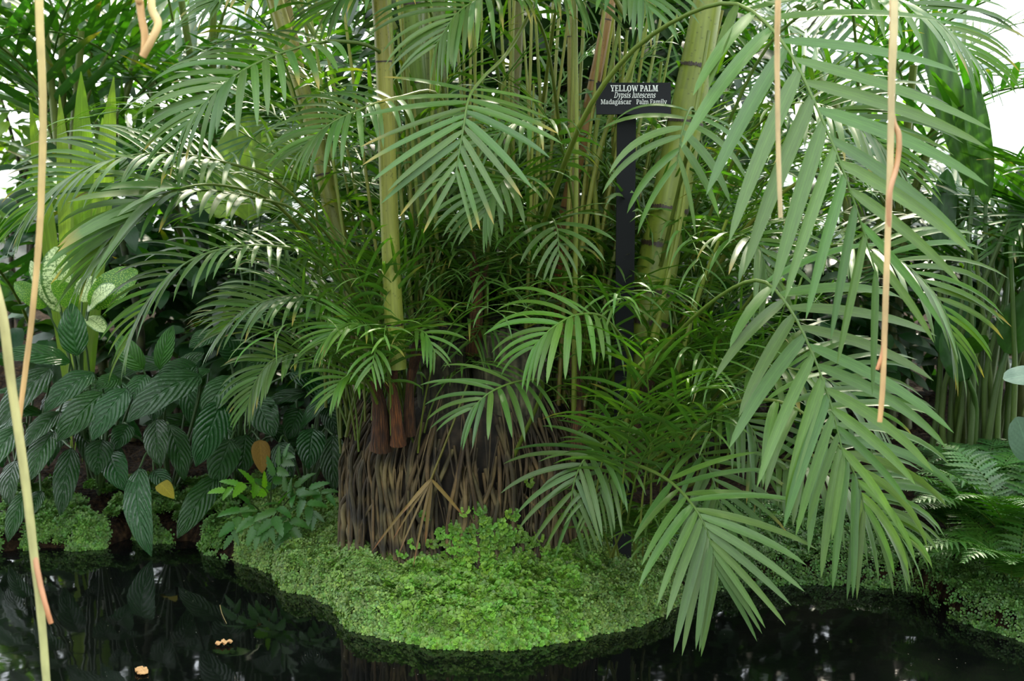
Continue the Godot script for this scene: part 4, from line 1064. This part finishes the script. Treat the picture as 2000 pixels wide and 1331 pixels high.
func carpet(called: String, label: String, n: int, x0: float, x1: float, deep: Callable, leaf: float, lobes: bool, col: Color, keep: Callable, climbing := []) -> void:
	var mm := MultiMesh.new()
	mm.transform_format = MultiMesh.TRANSFORM_3D
	mm.use_colors = true
	mm.mesh = tuft(leaf, lobes)
	var tr := []
	var tries := 0
	while tr.size() < n and tries < n * 12:
		tries += 1
		var x := r(x0, x1)
		var d: float = deep.call(x) * pow(r(0, 1), 0.85) - 0.012
		var z := edge(x) - d
		if not keep.call(x, z):
			continue
		var hump := 0.5 + 0.5 * noise.get_noise_2d(x * 14.0, z * 14.0)
		var y := maxf(land(x, z), 0.0) + (0.045 * hump + r(0.0, 0.012)) * smoothstep(-0.01, 0.06, d)
		var e := 0.015
		var nn := Vector3(land(x - e, z) - land(x + e, z), 2.0 * e, land(x, z - e) - land(x, z + e)).normalized()
		var b := Basis(Quaternion(Vector3.UP, (nn + Vector3(r(-0.5, 0.5), 0, r(-0.4, 0.6))).normalized())) * Basis(Vector3.UP, r(0, TAU))
		tr.append([Transform3D(b.scaled(Vector3.ONE * r(0.7, 1.25)), Vector3(x, y, z)), hump])
	for p in climbing:
		tr.append([Transform3D(Basis(Quaternion(Vector3.UP, Vector3(r(-0.4, 0.4), 0.5, 0.8).normalized())) * Basis(Vector3.UP, r(0, TAU)), p), 0.5])
	mm.instance_count = tr.size()
	for k in tr.size():
		mm.set_instance_transform(k, tr[k][0])
		var f: float = r(0.55, 1.25) * (1.0 + 0.3 * noise.get_noise_2d(tr[k][0].origin.x * 8.0 + 50.0, tr[k][0].origin.z * 8.0))
		mm.set_instance_color(k, Color(col.r * f * r(0.8, 1.25), col.g * f, col.b * f * r(0.8, 1.2)))
	var mi := MultiMeshInstance3D.new()
	mi.name = numbered(called)
	mi.multimesh = mm
	add_child(mi)
	tag(mi, label, "ground cover", "stuff")


func moss() -> void:
	var x_of := func(p: Vector3) -> float: return p.x
	var c0: float = x_of.call(Vector3(-0.837, 0, -4.455))
	var c1: float = x_of.call(Vector3(0.463, 0, -4.058))
	var mid := HEART.x
	var in_roots := func(x: float, z: float) -> bool:
		return pow((x - mid) / 0.34, 2) + pow((z - HEART.z) / 0.29, 2) > 1.0
	var middle := func(x: float) -> float:
		return 0.5
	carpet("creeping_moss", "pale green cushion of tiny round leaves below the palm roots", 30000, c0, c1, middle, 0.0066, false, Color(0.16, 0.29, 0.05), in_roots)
	var cm: float = x_of.call(Vector3(-0.055, 0, -3.969))
	var patch := func(x: float, z: float) -> bool:
		return in_roots.call(x, z) and pow((x - cm) / 0.26, 2) + noise.get_noise_2d(x * 9.0, z * 9.0) * 0.9 < 0.75
	var climbing := []
	for k in 260:
		var a := PI / 2 + rng.randfn() * 0.2 - 0.12
		var high := 0.14 + absf(rng.randfn()) * 0.055
		if noise.get_noise_2d(a * 12.0, high * 30.0) > -0.1:
			climbing.append(Vector3(HEART.x + cos(a) * 0.365, high, HEART.z + sin(a) * 0.305))
	carpet("club_moss", "brighter yellow-green sprays of lobed leaves in the middle of the moss", 3400, cm - 0.3, cm + 0.3, middle, 0.0115, true, Color(0.15, 0.33, 0.03), patch, climbing)
	var bumpy := func(x: float, z: float) -> bool:
		return noise.get_noise_2d(x * 5.0 + 20.0, z * 5.0) > -0.05
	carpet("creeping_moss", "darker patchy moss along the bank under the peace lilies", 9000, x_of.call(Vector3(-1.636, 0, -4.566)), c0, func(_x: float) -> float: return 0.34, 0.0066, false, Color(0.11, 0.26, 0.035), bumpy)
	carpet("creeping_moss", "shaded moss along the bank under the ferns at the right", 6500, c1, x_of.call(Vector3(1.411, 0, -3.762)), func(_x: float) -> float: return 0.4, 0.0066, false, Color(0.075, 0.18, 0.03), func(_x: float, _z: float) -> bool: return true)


func hang(label: String, strands: Array) -> void:
	var t := thing("hanging_root", label, "root", Vector3.ZERO, "tan roots dangling in front")
	for s in strands:
		var g := Geo.new()
		tube(g, curve(s[0], 36), s[1], s[2], 9, s[3], s[4], true, 2.0, 0.12)
		put(t, "strand", g.mesh(M.aerial))


func small_things() -> void:
	var tan := Color(0.55, 0.33, 0.13)
	var pale := Color(0.50, 0.44, 0.17)
	var pink := Color(0.50, 0.26, 0.13)
	hang("long tan root dangling at the far left from above to mid height", [[[Vector3(-0.748, 2.53, -2.6), Vector3(-0.761, 1.745, -2.55), Vector3(-0.756, 1.499, -2.5), Vector3(-0.757, 1.337, -2.5), Vector3(-0.764, 1.214, -2.5), Vector3(-0.773, 1.114, -2.5), Vector3(-0.79, 0.987, -2.5), Vector3(-0.807, 0.885, -2.5), Vector3(-0.82, 0.807, -2.5)], 0.0075, 0.004, pale, tan]])
	hang("yellowish root crossing the lower left corner with an orange side tip", [[[Vector3(-0.95, 1.499, -2.5), Vector3(-0.866, 1.175, -2.45), Vector3(-0.808, 1.024, -2.4), Vector3(-0.796, 0.897, -2.4), Vector3(-0.781, 0.743, -2.4), Vector3(-0.772, 0.617, -2.4), Vector3(-0.765, 0.514, -2.4), Vector3(-0.76, 0.384, -2.4)], 0.008, 0.0065, pale, Color(0.42, 0.42, 0.17)], [[Vector3(-0.772, 0.617, -2.4), Vector3(-0.761, 0.569, -2.39), Vector3(-0.75, 0.533, -2.38), Vector3(-0.743, 0.505, -2.38)], 0.005, 0.004, pink, Color(0.48, 0.2, 0.08)]])
	hang("short forked root stub at the top left", [[[Vector3(-0.604, 2.228, -2.6), Vector3(-0.595, 1.579, -2.5), Vector3(-0.595, 1.491, -2.5), Vector3(-0.589, 1.443, -2.5), Vector3(-0.592, 1.412, -2.5)], 0.007, 0.0055, tan, tan], [[Vector3(-0.584, 2.235, -2.62), Vector3(-0.578, 1.581, -2.52), Vector3(-0.577, 1.491, -2.5), Vector3(-0.565, 1.462, -2.49), Vector3(-0.575, 1.433, -2.48), Vector3(-0.589, 1.409, -2.48)], 0.007, 0.006, pale, tan]])
	hang("thin straight root dangling in front of the big right fronds", [[[Vector3(0.427, 2.228, -2.6), Vector3(0.424, 1.579, -2.5), Vector3(0.426, 1.418, -2.5), Vector3(0.432, 1.255, -2.5), Vector3(0.438, 1.151, -2.5)], 0.0055, 0.0035, tan, Color(0.5, 0.4, 0.2)]])
	hang("long twisted pair of roots dangling at the right", [[[Vector3(0.615, 2.228, -2.6), Vector3(0.611, 1.539, -2.5), Vector3(0.612, 1.378, -2.5), Vector3(0.614, 1.23, -2.5), Vector3(0.614, 1.105, -2.5), Vector3(0.614, 0.962, -2.5), Vector3(0.614, 0.868, -2.5), Vector3(0.611, 0.812, -2.5)], 0.0065, 0.0042, Color(0.52, 0.46, 0.24), tan], [[Vector3(0.614, 2.235, -2.62), Vector3(0.613, 1.541, -2.52), Vector3(0.614, 1.337, -2.51), Vector3(0.626, 1.284, -2.5), Vector3(0.625, 1.239, -2.5), Vector3(0.612, 1.189, -2.49), Vector3(0.615, 1.131, -2.5)], 0.0055, 0.004, tan, pink], [[Vector3(0.614, 0.962, -2.5), Vector3(0.612, 0.928, -2.5), Vector3(0.604, 0.9, -2.5)], 0.0045, 0.003, pink, Color(0.46, 0.2, 0.08)]])
	for a in [[Vector3(-0.728, 0.004, -3.724), 0.022, "orange-brown dead leaf floating on the black water, the farther of two", 0.3], [Vector3(-0.889, 0.004, -3.519), 0.024, "orange-brown dead leaf floating on the black water, nearest the picture's bottom", 2.2]]:
		var o := thing("floating_leaf", a[2], "leaf", a[0], "dead leaves on the water")
		o.rotation.y = a[3]
		var g := Geo.new()
		for k in 2:
			broad(g, Vector3(-a[1], 0.002 - 0.0015 * k, 0), Vector3(a[1], 0.005 - 0.0015 * k, 0.004), Vector3.UP, a[1] * 1.2, 0.06, -0.35, 0.3, Color(0.62, 0.36, 0.15), 0.4, 0.45, 10, 3)
		put(o, "blade", g.mesh(M.dry))
	var tw := Geo.new()
	tube(tw, curve([Vector3(-0.796, 0.004, -4.032), Vector3(-0.776, 0.004, -3.957), Vector3(-0.749, 0.004, -3.876)], 8), 0.0014, 0.0008, 5, Color(0.3, 0.22, 0.06), Color(0.3, 0.22, 0.06))
	var twig := put(self, "twig", tw.mesh(M.cane))
	tag(twig, "short yellowish twig floating on the dark water", "twig")
	var sp := Geo.new()
	for k in 260:
		var p: Vector3 = Vector3(r(-1.6, 1.6), 0.0015, r(-4.4, -3.35))
		if shore_z(p.x) - p.z > -0.03:
			continue
		var s := r(0.0006, 0.002)
		broad(sp, p, p + Vector3(r(-1, 1), 0, r(-1, 1)).normalized() * s * 2.0, Vector3.UP, s, 0.1, 0.1, 0.0, Color(0.3, 0.28, 0.22) * r(0.5, 1.5), 0.5, 0.5, 3, 1)
	var specks := put(self, "floating_specks", sp.mesh(M.moss))
	tag(specks, "tiny pale specks of litter floating on the pond", "litter", "stuff")
